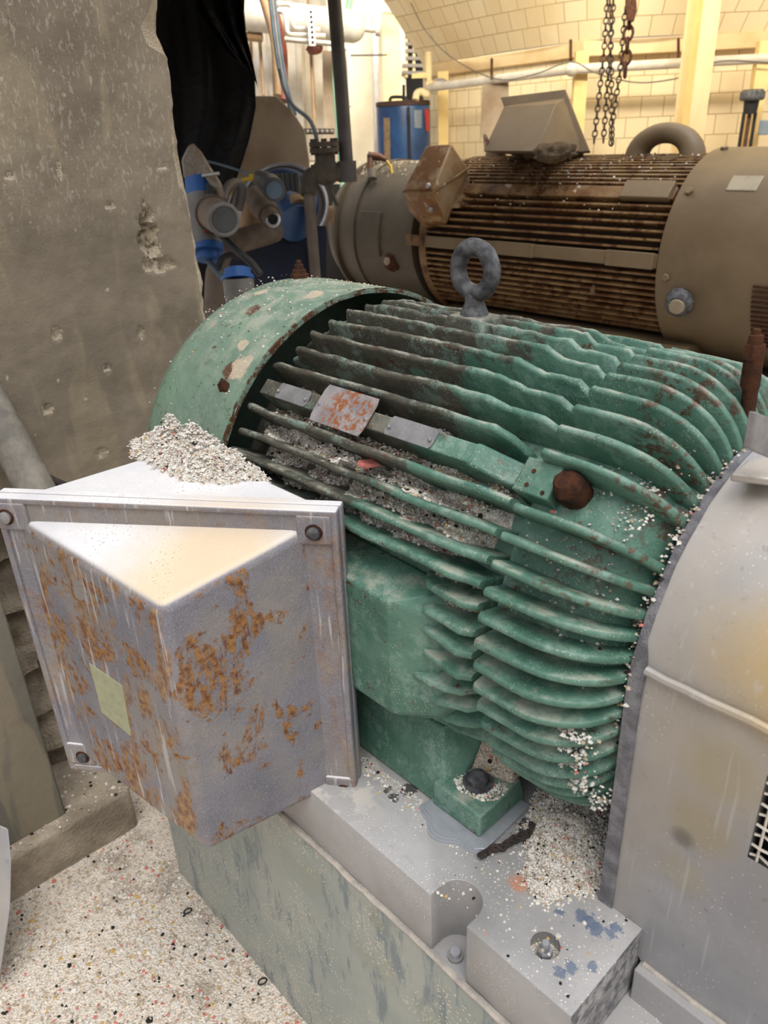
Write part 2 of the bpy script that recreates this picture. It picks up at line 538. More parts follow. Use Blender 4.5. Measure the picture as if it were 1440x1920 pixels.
class MB:
    def __init__(s):
        s.V, s.F = [], []

    def add(s, V, F):
        b = len(s.V)
        s.V += [Vector(v) for v in V]
        s.F += [[i + b for i in f] for f in F]
        return s

    def box(s, a, b, rot=None, c=None):
        xs, ys, zs = zip(a, b)
        V = [Vector((xs[i], ys[j], zs[k])) for i in (0, 1) for j in (0, 1) for k in (0, 1)]
        if rot:
            c = Vector(c)
            V = [c + rot @ (v - c) for v in V]
        return s.add(V, [[0, 1, 3, 2], [4, 6, 7, 5], [0, 4, 5, 1], [2, 3, 7, 6], [0, 2, 6, 4], [1, 5, 7, 3]])

    def tube(s, pts, r, n=12, cap=True):
        pts = [Vector(p) for p in pts]
        rs = r if isinstance(r, (list, tuple)) else [r] * len(pts)
        V, F = [], []
        up = None
        for i, p in enumerate(pts):
            d = (pts[min(i + 1, len(pts) - 1)] - pts[max(i - 1, 0)]).normalized()
            if up is None:
                up = d.orthogonal().normalized()
            else:
                up = (up - d * up.dot(d))
                up = up.normalized() if up.length > 1e-6 else d.orthogonal().normalized()
            w = d.cross(up)
            V += [p + (up * math.cos(2 * PI * k / n) + w * math.sin(2 * PI * k / n)) * rs[i] for k in range(n)]
        for i in range(len(pts) - 1):
            for k in range(n):
                F.append([i * n + k, i * n + (k + 1) % n, (i + 1) * n + (k + 1) % n, (i + 1) * n + k])
        if cap:
            F.append(list(range(n)))
            F.append(list(range((len(pts) - 1) * n, len(pts) * n)))
        return s.add(V, F)

    def cyl(s, a, b, r, n=24, r2=None):
        return s.tube([a, b], [r, r if r2 is None else r2], n)

    def hull(s, pts):
        bm = bmesh.new()
        for p in pts:
            bm.verts.new(p)
        g = bmesh.ops.convex_hull(bm, input=bm.verts)
        dead = [v for v in bm.verts if not v.link_faces]
        bmesh.ops.delete(bm, geom=dead, context='VERTS')
        bmesh.ops.dissolve_limit(bm, angle_limit=.02, verts=bm.verts, edges=bm.edges)
        bm.verts.index_update()
        s.add([v.co.copy() for v in bm.verts], [[v.index for v in f.verts] for f in bm.faces])
        bm.free()
        return s

    def slab(s, loops, z0, z1):
        "extruded plate from an outer loop and hole loops of (x, y)"
        L = [[Vector((x, y, 0)) for x, y in l] for l in loops]
        tri = tessellate_polygon(L)
        flat = [v for l in L for v in l]
        n = len(flat)
        V = [Vector((v.x, v.y, z1)) for v in flat] + [Vector((v.x, v.y, z0)) for v in flat]
        F = [list(t_) for t_ in tri] + [[i + n for i in reversed(t_)] for t_ in tri]
        b = 0
        for l in L:
            k = len(l)
            for i in range(k):
                j = (i + 1) % k
                F.append([b + i, b + j, b + j + n, b + i + n])
            b += k
        return s.add(V, F)

    def lathe(s, prof, org=(0, 0, 0), n=96, a0=0, a1=2 * PI, closed=False):
        "revolve (x, r) profile about an axis parallel to X"
        o = Vector(org)
        V, F = [], []
        full = abs(a1 - a0 - 2 * PI) < 1e-6
        m = n if full else n + 1
        k = len(prof)
        for i in range(m):
            a = a0 + (a1 - a0) * i / n
            for x, r in prof:
                V.append(o + Vector((x, r * math.cos(a), r * math.sin(a))))
        for i in range(n):
            j = (i + 1) % m
            for q in range(k if closed else k - 1):
                w = (q + 1) % k
                F.append([i * k + q, i * k + w, j * k + w, j * k + q])
        return s.add(V, F)

    def sphere(s, c, r, sc=(1, 1, 1), n=10, jit=0):
        c = Vector(c)
        V, F = [], []
        m = n * 2
        for i in range(n + 1):
            a = PI * i / n
            for k in range(m):
                b = 2 * PI * k / m
                v = Vector((math.sin(a) * math.cos(b), math.sin(a) * math.sin(b), math.cos(a)))
                q = 1 + (noise.noise(v * 2.5 + c * 40) * jit if jit else 0)
                V.append(c + Vector((v.x * sc[0], v.y * sc[1], v.z * sc[2])) * r * q)
        for i in range(n):
            for k in range(m):
                F.append([i * m + k, i * m + (k + 1) % m, (i + 1) * m + (k + 1) % m, (i + 1) * m + k])
        return s.add(V, F)

    def torus(s, c, R_, r, ax1, ax2, n=40, m=14, jit=0):
        c, ax1, ax2 = Vector(c), Vector(ax1).normalized(), Vector(ax2).normalized()
        ax3 = ax1.cross(ax2)
        V, F = [], []
        for i in range(n):
            a = 2 * PI * i / n
            d = ax1 * math.cos(a) + ax2 * math.sin(a)
            for k in range(m):
                b = 2 * PI * k / m
                rr = r * (1 + jit * noise.noise(Vector((a * 2, b, 3))))
                V.append(c + d * (R_ + rr * math.cos(b)) + ax3 * rr * math.sin(b))
        for i in range(n):
            for k in range(m):
                F.append([i * m + k, i * m + (k + 1) % m, ((i + 1) % n) * m + (k + 1) % m, ((i + 1) % n) * m + k])
        return s.add(V, F)

    def hexa(s, c, r, h, ax, n=6):
        ax = Vector(ax).normalized()
        c = Vector(c)
        return s.tube([c, c + ax * h * .85, c + ax * h], [r, r, r * .86], n)

    def build(s, name, mat, parent=None, smooth=35, bevel=0, seg=2):
        o = fin_obj(name, s.V, s.F, mat, parent, smooth)
        if bevel:
            b = o.modifiers.new('bevel', 'BEVEL')
            b.width = bevel
            b.segments = seg
            b.limit_method = 'ANGLE'
            b.angle_limit = math.radians(25)
            b.harden_normals = False
        return o


def tag(o, label=None, cat=None, group=None, kind=None):
    if label: o['label'] = label
    if cat: o['category'] = cat
    if group: o['group'] = group
    if kind: o['kind'] = kind
    return o


def thing(name, loc, label, cat, group=None):
    o = bpy.data.objects.new(name, None)
    o.empty_display_size = .05
    COL.objects.link(o)
    o.location = (0, 0, 0)
    return tag(o, label, cat, group)


def struct(name, mb, mat, label, **k):
    o = mb.build(name, mat, None, **k) if isinstance(mb, MB) else mb
    return tag(o, label, 'room', None, 'structure')


def arcpts(c, r, a0, a1, n, u, v):
    c, u, v = Vector(c), Vector(u), Vector(v)
    return [c + u * r * math.cos(a0 + (a1 - a0) * i / n) + v * r * math.sin(a0 + (a1 - a0) * i / n) for i in range(n + 1)]


def smoothpath(pts, n=6):
    "Catmull-Rom through points"
    P = [Vector(p) for p in pts]
    P = [P[0] * 2 - P[1]] + P + [P[-1] * 2 - P[-2]]
    out = []
    for i in range(1, len(P) - 2):
        for k in range(n):
            t_ = k / n
            a, b, c, d = P[i - 1], P[i], P[i + 1], P[i + 2]
            out.append(.5 * ((2 * b) + (c - a) * t_ + (2 * a - 5 * b + 4 * c - d) * t_ ** 2 + (3 * b - a - 3 * c + d) * t_ ** 3))
    out.append(P[-2])
    return out


def nz(v, s, a):
    return a * noise.fractal(Vector(v) * s, 1, 2, 3)


def flakes(name, pts, size=(.0012, .004), mats=FL, weights=(58, 28, 3, 6, 3), parent=None, flat=.5):
    "many small angular chips as one mesh"
    V, F, mi = [], [], []
    idx = list(range(len(mats)))
    for p in pts:
        r = random.uniform(*size) * (1.6 if random.random() < .06 else 1)
        a = random.uniform(0, 2 * PI)
        n = random.choice((4, 5, 5))
        m = random.choices(idx, weights[:len(mats)])[0]
        b = len(V)
        tilt = Vector((random.uniform(-.5, .5), random.uniform(-.5, .5), 1)).normalized()
        u = tilt.orthogonal().normalized()
        w = tilt.cross(u)
        for k in range(n):
            q = r * random.uniform(.7, 1.2)
            an = a + 2 * PI * k / n
            V.append(Vector(p) + (u * math.cos(an) + w * math.sin(an)) * q - tilt * r * .35)
        V.append(Vector(p) + tilt * r * flat)
        V.append(Vector(p) - tilt * r * .9)
        for k in range(n):
            F.append([b + k, b + (k + 1) % n, b + n])
            F.append([b + (k + 1) % n, b + k, b + n + 1])
            mi += [m, m]
    return fin_obj(name, V, F, mats, parent, 0, mi)


# ================================================================== setting
# floor
def floor():
    x0, x1, y0, y1 = -8, 4, -5, 10
    V, F = [], []
    fx = [-8, -4, -2, -1] + [-.9 + .03 * i for i in range(50)] + [.65, 1, 2, 4]
    fy = [-5, -3, -2] + [-1.5 + .03 * i for i in range(45)] + [-.1, .5, 1.5, 3, 10]
    for x in fx:
        for y in fy:
            V.append(Vector((x, y, -.907 + nz((x, y, 0), 4, .006) + nz((x, y, 5), 18, .003))))
    n = len(fy)
    for i in range(len(fx) - 1):
        for j in range(n - 1):
            F.append([i * n + j, (i + 1) * n + j, (i + 1) * n + j + 1, i * n + j + 1])
    return fin_obj('floor', V, F, 'floor_grit')


struct('floor', floor(), None, 'pale speckled floor covered in pink, black and yellow grit')

# pillar: broad rendered concrete wall on the left with a chipped edge
EDGE = [(306, 0), (303, 29), (302, 64), (316, 93), (322, 140), (327, 198), (338, 257), (347, 315), (357, 367), (363, 408), (370, 455), (379, 496), (388, 534), (388, 570)]
INN = [(286, 0), (264, 50), (276, 84), (314, 106), (320, 150), (323, 200), (324, 288), (334, 344), (352, 385), (358, 420), (364, 470), (371, 520), (376, 550), (376, 570)]
PX = -.62


def edge_curve(E_):
    L = sorted([(lambda p: (p.z, p.y))(atp(x, y, 0, PX)) for x, y in E_])

    def f(z):
        if z <= L[0][0]: return L[0][1]
        if z >= L[-1][0]: return L[-1][1]
        for (a, b), (c, d) in zip(L, L[1:]):
            if a <= z <= c: return b + (d - b) * (z - a) / (c - a + 1e-9)
    return f


fo, fi = edge_curve(EDGE), edge_curve(INN)


def pillar():
    V, F, mi = [], [], []
    zs = [-.14 + .0062 * i for i in range(152)] + [1.0, 1.5, 2.2]
    pits = [(atp(280, 445, 0, PX), .020, .055, .03), (atp(297, 497, 0, PX), .034, .015, .012), (atp(108, 628, 0, PX), .010, .013, .008),
            (atp(90, 770, 0, PX), .012, .011, .008), (atp(265, 625, 0, PX), .007, .012, .008), (atp(112, 322, 0, PX), .005, .014, .006),
            (atp(310, 312, 0, PX), .016, .006, .006), (atp(205, 388, 0, PX), .010, .003, .004), (atp(18, 332, 0, PX), .010, .005, .005),
            (atp(205, 690, 0, PX), .010, .008, .008), (atp(190, 850, 0, PX), .012, .008, .008)]
    NY = 150
    cols = NY + 5
    for z in zs:
        ei = fi(z) + nz((3, z, 0), 30, .004)
        eo = max(fo(z) + nz((9, z, 0), 30, .004), ei + .006)
        for j in range(NY + 1):
            tt = j / NY
            y = (-.46 + (ei + .46) * (j - 5) / (NY - 5)) if j >= 5 else -1.6 + .2 * j
            x = PX + nz((0, y, z), 3, .006) + nz((0, y, z), 14, .002)
            for p, ry, rz, dp in pits:
                q = math.hypot((y - p.y) / ry, (z - p.z) / rz) + nz((1, y, z), 40, .5)
                if q < 1:
                    x -= dp * min(1, (1 - q) * 3) * (.6 + .8 * abs(noise.noise(Vector((y * 90, z * 90, 0)))))
            V.append(Vector((x, y, z)))
        V.append(Vector((PX - .003, ei + (eo - ei) * .2, z)))
        V.append(Vector((PX - .008 - abs(nz((2, z, 1), 25, .008)), ei + (eo - ei) * .75, z)))
        V.append(Vector((PX - .020, eo, z)))
        V.append(Vector((PX - .40, eo - .02, z)))
    for i in range(len(zs) - 1):
        for j in range(cols - 1):
            F.append([i * cols + j, i * cols + j + 1, (i + 1) * cols + j + 1, (i + 1) * cols + j])
            c = (V[i * cols + j] + V[(i + 1) * cols + j + 1]) / 2
            ex = j >= NY and j < NY + 3
            for p, ry, rz, dp in pits:
                q = math.hypot((c.y - p.y) / ry, (c.z - p.z) / rz) + nz((1, c.y, c.z), 40, .5)
                if q < 1: ex = True
            mi.append(1 if ex else 0)
    return fin_obj('wall_left', V, F, ['pillar', 'broken'], None, 50, mi)


struct('wall_left', pillar(), None, 'grey brown rendered concrete wall on the left with a chipped edge')


def rubble():
    V, F = [], []
    ys = [-1.3 + .016 * i for i in range(90)]
    zs = [-.93 + .014 * i for i in range(62)]
    for z in zs:
        for y in ys:
            k = z + nz((0, y, z), 4, .05)
            s_ = (k / .125) % 1.0
            ledge = .026 * (1 - s_) + (.012 if s_ < .25 else 0)
            x = -.70 + ledge - (z + .5) * .06 + nz((2, y, z), 9, .02) + nz((5, y, z), 30, .009)
            V.append(Vector((x, y, z)))
    n = len(ys)
    for i in range(len(zs) - 1):
        for j in range(n - 1):
            F.append([i * n + j, i * n + j + 1, (i + 1) * n + j + 1, (i + 1) * n + j])
    return fin_obj('trim_1', V, F, 'rubble', None, 30)


struct('trim_1', rubble(), None, 'broken rubble masonry below the rendered wall')
V = MB()
V.box((-.95, -1.8, -.93), (-.472, -.352, -.795))
lg = struct('trim_2', V, 'ledge', 'rough concrete ledge along the foot of the left wall', bevel=.012, seg=3)
V = MB()
V.box((-.60, -1.9, -.797), (-.505, -.487, .10))
struct('wall_low', V, 'slab', 'smooth grey concrete slab standing on the ledge', bevel=.004)

# ---- back walls
ZB = atp(1440, 61, 0, at(1440, 61, 4.2).x).z
P1 = at(1090, 78, 4.3); P2 = at(1440, 61, 4.2)
P0 = at(793, 121, 5.4)
P3 = P2 + (P2 - P1) * 1.6
BZ = (P1.z + P2.z) / 2
base = [Vector((p.x, p.y, BZ)) for p in (P0, P1, P2, P3)]
inw = Vector((-FWD.x, -FWD.y, 0)).normalized()


def uvq(name, rows, us, vs, mat):
    V = [v for r_ in rows for v in r_]
    n = len(rows[0])
    F = [[i * n + j, i * n + j + 1, (i + 1) * n + j + 1, (i + 1) * n + j] for i in range(len(rows) - 1) for j in range(n - 1)]
    me = bpy.data.meshes.new(name)
    me.from_pydata([tuple(v) for v in V], [], F)
    me.materials.append(M[mat])
    uv = me.uv_layers.new(name='UVMap')
    for p in me.polygons:
        p.use_smooth = True
        for li, vi in zip(p.loop_indices, p.vertices):
            i, j = divmod(vi, n)
            uv.data[li].uv = (us[j] if not isinstance(us[0], list) else us[i][j], vs[i])
    o = bpy.data.objects.new(name, me)
    COL.objects.link(o)
    return o


def seglens(P):
    L = [0]
    for a, b in zip(P, P[1:]): L.append(L[-1] + (b - a).length)
    return L


us = seglens(base)
w = uvq('wall_back', [[Vector((p.x, p.y, -.93)) for p in base], base], us, [0, BZ + .93], 'shingle')
struct('wall_back', w, None, 'cream shingle wall at the back of the yard')
# cove: shingles curving forward above the beam
cv = smoothpath([base[0], base[1], base[2], base[3]], 10)
cl = seglens(cv)
rows, vs = [], []
RC = 1.3
for i in range(19):
    a = .45 + i / 18 * 1.3
    fr = []
    sa = RC * (a - .45)
    for k, p in enumerate(cv):
        q = k / (len(cv) - 1)
        fr.append(p + inw * (.03 + RC * (math.cos(.45) - math.cos(a))) + ZUP * RC * (math.sin(a) - math.sin(.45)) + RGT * (-.62 + 1.25 * q) * sa)
    rows.append(fr)
    vs.append(sa)
w = uvq('ceiling', rows, cl, vs, 'shingle')
struct('ceiling', w, None, 'curved cream shingle cove above the back beam')
# beam under the cove
mb = MB()
for a, b in ((base[0], base[1]), (base[1], base[2]), (base[2], base[3])):
    d = (b - a).normalized()
    q = inw * .06
    mb.hull([a + q * k1 + ZUP * k2 for k1 in (0, 1) for k2 in (-.075, .0)] + [b + q * k1 + ZUP * k2 for k1 in (0, 1) for k2 in (-.075, .0)])
struct('trim_3', mb, 'beam', 'cream painted beam along the top of the shingle wall', bevel=.004)
# wall studs
mb = MB()
for px, d in ((830, 5.25), (1082, 4.3), (1412, 4.17)):
    p = at(px, 200, d)
    s_ = RGT.copy(); s_.z = 0; s_.normalize()
    p.z = 0
    mb.hull([p + s_ * a * .035 + inw * b * .05 + ZUP * c for a in (-1, 1) for b in (0, 1) for c in (-.9, BZ - .06)])
struct('trim_4', mb, 'yellow', 'upright cream studs on the shingle wall')

# unseen slab added to shade the pump bay behind the green motor
mb = MB().box((-2.9, .05, 1.15), (-.55, 1.5, 1.25))
struct('shade_roof', mb, 'slab', 'unseen concrete slab added to shade the pump bay')
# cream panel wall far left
A_ = at(560, 200, 6.6); B_ = at(800, 200, 6.2)
mb = MB()
for (xa, xb, d) in ((430, 762, 6.4),):
    a, b = at(xa, 200, d), at(xb, 200, d)
    mb.hull([Vector((p.x, p.y, z)) - inw * q for p in (a, b) for z in (-.93, 3.2) for q in (0, .1)])
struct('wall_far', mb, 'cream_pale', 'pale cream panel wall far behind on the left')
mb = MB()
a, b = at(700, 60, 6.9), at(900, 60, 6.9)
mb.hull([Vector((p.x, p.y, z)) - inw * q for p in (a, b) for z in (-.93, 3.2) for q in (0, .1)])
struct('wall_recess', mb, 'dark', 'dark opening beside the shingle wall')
lv = thing('louvre_screen', (0, 0, 0), 'louvred screen of pale slats in the dark opening left of the shingle wall', 'louvre')
for i in range(8):
    y = 42 + i * 13.5
    a, b = at(754, y, 6.3), at(800, y + 1, 6.3)
    MB().hull([p + UPV * k * .014 + inw * q for p in (a, b) for k in (-1, 1) for q in (0, .05)]).build('slat', 'pipe_tan', lv)
for xx in (762, 776):
    a, b = at(xx, 36, 6.28), at(xx, 145, 6.28)
    MB().cyl(a, b, .012, 8).build('upright', 'cream', lv)
cr = MB()
cr.hull([at(x, y, d) for d in (5.9, 5.96) for x, y in ((716, 22), (748, 28), (757, 330), (722, 330))])
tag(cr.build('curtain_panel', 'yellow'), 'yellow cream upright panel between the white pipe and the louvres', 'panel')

# ================================================================== foreground: pedestal and base plate
PY = -.3485
ped = thing('motor_pedestal', (0, 0, 0), 'long grey green steel pedestal under the green motor with its thick grey base plate', 'pedestal')
mb = MB()
mb.box((-.29, PY - .004, -.91), (1.6, .349, -.388))
mb.build('pedestal_body', 'pedestal', ped, bevel=.004)
notch = [(.467, PY)] + [(.467, -.335)] + [(.4945 - .0275 * math.cos(a) * 1.0, -.3305 + .0275 * math.sin(a)) for a in [PI * k / 14 for k in range(15)]] + [(.522, PY)]
outer = [(-.29, PY)] + notch + [(.660, PY), (.660, .3485), (-.29, .3485)]
holec = (.597, -.305)
hole = [(holec[0] + .0175 * math.cos(2 * PI * k / 32), holec[1] + .0175 * math.sin(2 * PI * k / 32)) for k in range(32)]
half = len(hole) // 2
# two polygons either side of the hole share the cut through it
hl = hole[8:25]          # left half circle, from top to bottom
hr = hole[24:] + hole[:9]
nl_ = notch
LP = [(-.29, PY)] + nl_ + [(holec[0], PY)] + hl[::-1] + [(holec[0], .3485), (-.29, .3485)]
RP = [(holec[0], PY), (.660, PY), (.660, .3485), (holec[0], .3485)] + [(holec[0] + .0175 * math.cos(PI / 2 - PI * k / 16), holec[1] + .0175 * math.sin(PI / 2 - PI * k / 16)) for k in range(17)]
mb = MB()


def poly2(mb, L, z):
    mb.add([(x, y, z) for x, y in L], [list(range(len(L)))])


for z in (-.285, -.384):
    poly2(mb, LP, z)
    poly2(mb, RP, z)


def wall2(mb, L, closed):
    n = len(L)
    mb.add([(x, y, -.285) for x, y in L] + [(x, y, -.384) for x, y in L], [[i, (i + 1) % n, (i + 1) % n + n, i + n] for i in range(n if closed else n - 1)])


wall2(mb, [(-.29, PY)] + nl_ + [(holec[0], PY), (.66, PY), (.66, .3485), (holec[0], .3485), (-.29, .3485)], True)
wall2(mb, hole, True)
pl = mb.build('base_plate', 'plate', ped, 30)
wb_ = pl.modifiers.new('weld', 'WELD')
wb_.merge_threshold = .0002
bv_ = pl.modifiers.new('bevel', 'BEVEL')
bv_.width = .0014
bv_.segments = 2
bv_.limit_method = 'ANGLE'
MB().slab([[(-.29, PY - .002), (.465, PY - .002), (.66, PY - .002), (1.6, PY - .002), (1.6, .345), (-.29, .345)]], -.389, -.384).build('pedestal_top', 'plate', ped)
w_ = [(-.29 + .02 * i, PY - .003 + nz((i, 1, 1), .7, .002), -.386 + nz((i, 4, 1), .7, .002)) for i in range(48)]
MB().tube(w_, .0045, 6).build('weld_bead', 'weld_pale', ped)
# counterbored hold-down bolt
MB().cyl((holec[0], holec[1], -.33), (holec[0], holec[1], -.304), .0176, 32).build('bolt_pocket', 'grit', ped)
hb = MB().hexa((holec[0] - .001, holec[1] + .002, -.304), .0088, .009, ZUP)
hb = hb.build('anchor_nut', 'whitebolt', ped, 25)
MB().tube([(holec[0] - .001, holec[1] + .002, z) for z in (-.297, -.285, -.283)], [.0048, .0048, .0038], 14).build('stud', 'whitebolt', hb)
mb = MB().cyl((.493, -.334, -.385), (.493, -.334, -.380), .0095, 24)
nb = mb.build('notch_washer', 'steel', ped)
MB().cyl((.493, -.334, -.380), (.493, -.334, -.374), .006, 16).build('notch_bolt', 'whitebolt', nb)
# step of plate against the guard, with channel along guard foot
MB().box((.664, -.229, -.386), (1.6, -.20, -.334)).build('guard_channel', 'plate', ped, bevel=.002)

# ================================================================== motor
mot = thing('electric_motor', (0, 0, 0), 'large finned green electric motor caked in white grit with a lifting eye', 'motor')


def P(x, r, deg):
    a = math.radians(deg)
    return Vector((x, r * math.cos(a), r * math.sin(a)))


def fin(name, prof, deg, mat, parent, th=.009, jit=.0012, seed=0, rb=.225, steps=4):
    "radial fin: prof = [(x, r_tip)], rounded tip, rough edges"
    xs = []
    for (xa, ra), (xb, rb_) in zip(prof, prof[1:]):
        n = max(1, int(((xb - xa) ** 2 + (rb_ - ra) ** 2) ** .5 / .0065))
        for k in range(n):
            xs.append((xa + (xb - xa) * k / n, ra + (rb_ - ra) * k / n))
    xs.append(prof[-1])
    V, F = [], []
    ah = math.radians(deg)
    rad = Vector((0, math.cos(ah), math.sin(ah)))
    tan = Vector((0, -math.sin(ah), math.cos(ah)))
    m = 9
    for i, (x, r) in enumerate(xs):
        h = th / 2 * (1 + jit * 160 * noise.noise(Vector((x * 28, seed * 3.1, 0))))
        dr = jit * (2 * noise.noise(Vector((x * 22, seed * 5.7, 1))) + 1.1 * noise.noise(Vector((x * 95, seed * 1.7, 4))))
        dt = jit * 1.6 * noise.noise(Vector((x * 12, seed * 2.3, 7)))
        r = r + dr
        base_ = rb if r > rb + .004 else r - .004
        sec = [(base_, -h * 1.5), (base_ + (r - base_) * .5, -h * 1.12), (r - h * .9, -h), (r - h * .28, -h * .72), (r, 0),
               (r - h * .28, h * .72), (r - h * .9, h), (base_ + (r - base_) * .5, h * 1.12), (base_, h * 1.5)]
        for rr, t_ in sec:
            V.append(Vector((x, 0, 0)) + rad * rr + tan * (t_ + dt))
    n = len(xs)
    for i in range(n - 1):
        for k in range(m - 1):
            F.append([i * m + k, i * m + k + 1, (i + 1) * m + k + 1, (i + 1) * m + k])
    F.append(list(range(m)))
    F.append(list(range((n - 1) * m, n * m)))
    return fin_obj(name, V, F, mat, parent, 50)


# frame core
MB().lathe([(-.03, 0.0), (-.03, .228), (.05, .232), (.452, .232), (.462, .225), (.468, .10)], n=120).build('motor_frame', 'green', mot)
# frame fins
FA = [78, 85.2, 92.4, 99.6, 106.9, 114.1, 120.9, 127.3, 141.8, 148.9, 155.2, 160.7, 166.6, 173.2, 179, 185.6, 193, 200, 208, 216]
for i, a in enumerate(FA):
    xs_ = -.004
    if a < 127:
        pr = [(xs_ + .004, .262), (.020, .270), (.024, .287), (.370 + .012 * math.sin(i), .287), (.395, .276), (.440, .275), (.455, .262), (.457, .235)]
    elif a < 130:
        pr = [(xs_, .280), (.02, .287), (.40, .285), (.418, .270), (.432, .245)]
    elif a < 162:
        pr = [(xs_ + .002 * i % .01, .284), (.02, .287), (.425, .286), (.440, .277), (.456, .274), (.458, .235)]
    elif a < 187:
        pr = [(.365, .250), (.385, .272), (.440, .276), (.455, .268), (.457, .235)]
    else:
        pr = [(.0, .280), (.40, .280), (.435, .270), (.452, .255), (.455, .235)]
    fin('cooling_fin', pr, a, 'green', mot, .0095, .0016, i)
for i, a in enumerate((71, 63, 55, 47, 39, 31, 20, 10, 0, -10, -20, -30)):
    fin('cooling_fin', [(0, .284), (.44, .284), (.456, .270)], a, 'green', mot, .009, .001, 40 + i)

# drive end bracket
prof = [(.463, .15), (.463, .243), (.475, .246), (.545, .243), (.575, .229), (.592, .208), (.602, .18), (.606, .14), (.606, .0)]
MB().lathe(prof, n=120).build('end_bracket', 'green_clean', mot)
BA = [93.7, 99.3, 104.6, 110.6, 116.9, 123.0, 129.6, 142.3, 148.9, 155.2, 161.1, 167.0, 172.9, 178.8, 184.6, 190.8, 197.0, 204.0, 209.5, 215.5, 221.5, 227.5]
BA += [87.5, 81.5, 75.5, 69, 62, 50, 43, 36, 29, 22, 15, 8, 1, -6, -13]
for i, a in enumerate(BA):
    if a > 190 or a < 86:
        top = .281
    else:
        top = .2835
    pr = [(.466, .250), (.4665, top - .004), (.470, top), (.520, top - .001)]
    c_ = (.520, top - .085)
    for k in range(1, 10):
        b = PI / 2 * k / 10
        pr.append((.520 + .088 * math.sin(b), top - .001 - .085 * (1 - math.cos(b))))
    pr.append((.6085, .185))
    if a in (75.5, 69):
        pr = [(.466, .25), (.467, top), (.55, top - .004), (.562, top - .02), (.566, .22)]
    fin('bracket_fin', pr, a, 'green_clean', mot, .0085, .0007, 100 + i, .185)
# bracket rim pads between fin ends
mb = MB()
for a in (96.5, 102, 107.6, 113.7, 120, 126.3):
    mb.hull([P(x, r, a + d) for x, r in ((.585, .215), (.604, .205), (.606, .19), (.585, .19)) for d in (-2.2, 2.2)])
mb.build('bracket_pad', 'green_clean', mot, bevel=.001)

# fan cowl
prof = [(0, .3), (-.02, .3), (-.16, .300), (-.200, .296), (-.232, .284), (-.252, .262), (-.262, .23), (-.266, .0), (-.260, .0), (-.256, .228), (-.246, .258), (-.228, .278), (-.198, .290), (-.16, .2945), (-.0, .2945)]
cw = MB().lathe(prof, n=160, closed=False)
# close rim
cw.lathe([(0, .2945), (.0012, .2972), (0, .3)], n=160)
cow = cw.build('fan_cowl', 'cowl', mot)
rimv = MB().lathe([(-.0025, .3002), (.0016, .3003), (.0018, .2930), (-.0025, .2935)], n=200, closed=True)
for v in rimv.V:
    v.x += nz(v, 25, .0018)
    f_ = 1 + nz(v + Vector((5, 0, 0)), 30, .0022)
    v.y *= f_
    v.z *= f_
rimv.build('cowl_rim', 'rimrust', cow)
b = MB()
b.hexa((-.175, .019, .298), .0155, .008, ZUP)
b.tube([(-.175, .019, z) for z in (.304, .312, .313, .320, .321, .327)], [.0125, .011, .008, .008, .005, .004], 9)
b.build('cowl_bolt', 'rust', cow, 30)
b = MB()
b.sphere(P(-.045, .300, 139.5), .013, (1, .5, .8), 7, .6)
b.build('cowl_screw', 'rust', cow, 30)
# peeled rust spots on cowl and grit lumps
pts = []
for k in range(360):
    a = random.gauss(100, 22)
    pts.append(P(random.uniform(-.22, -.005), .3005, a))
flakes('cowl_grit', pts, (.0006, .0022), parent=cow)['kind'] = 'stuff'

# nameplate rail
d0 = 134.6


def railbox(x0, x1, r0, r1, w0, w1, name, mat, bev=.0015, x0r=None):
    a = math.radians(d0)
    rad = Vector((0, math.cos(a), math.sin(a)))
    tan = Vector((0, -math.sin(a), math.cos(a)))
    pts = []
    for x, q in ((x0, 0), (x1, 0)):
        for t_ in (w0, w1):
            pts.append(Vector((x, 0, 0)) + rad * r1 + tan * t_)
            pts.append(Vector((x, 0, 0)) + rad * r0 + tan * t_ * 1.25)
    return MB().hull(pts).build(name, mat, mot, bevel=bev)


railbox(.008, .395, .225, .281, -.0115, .0115, 'nameplate_rail', 'green')
a_ = math.radians(d0)
rd = Vector((0, math.cos(a_), math.sin(a_))); tn = Vector((0, -math.sin(a_), math.cos(a_)))
mb = MB().hull([Vector((x, 0, 0)) + rd * r + tn * t_ for x, r in ((.39, .281), (.40, .278), (.425, .262), (.448, .255), (.448, .2), (.39, .2)) for t_ in (-.014, .014)])
mb.build('rail_shoulder', 'green', mot, bevel=.003)
mb = MB().hull([Vector((x, 0, 0)) + rd * r + tn * t_ for x, r in ((.448, .215), (.448, .268), (.492, .268), (.495, .215)) for t_ in (-.020, .019)])
lug = mb.build('bracket_lug', 'green_clean', mot, bevel=.002)
for dx, t_ in ((.463, .010), (.463, -.006), (.484, .013)):
    c_ = Vector((dx, 0, 0)) + rd * .2675 + tn * t_
    MB().cyl(c_, c_ + rd * .0015, .0024, 12).build('screw_hole', 'rust', lug)
c_ = Vector((.505, 0, 0)) + rd * .243 + tn * -.004
pg = MB()
pg.tube([c_, c_ + rd * .012, c_ + rd * .026, c_ + rd * .034], [.017, .018, .0165, .010], 18)
for v in pg.V:
    v += Vector((nz(v, 90, .003), nz(v + Vector((1, 0, 0)), 90, .003), nz(v + Vector((2, 0, 0)), 90, .003)))
pg.build('pipe_plug', 'rust', mot, 30)


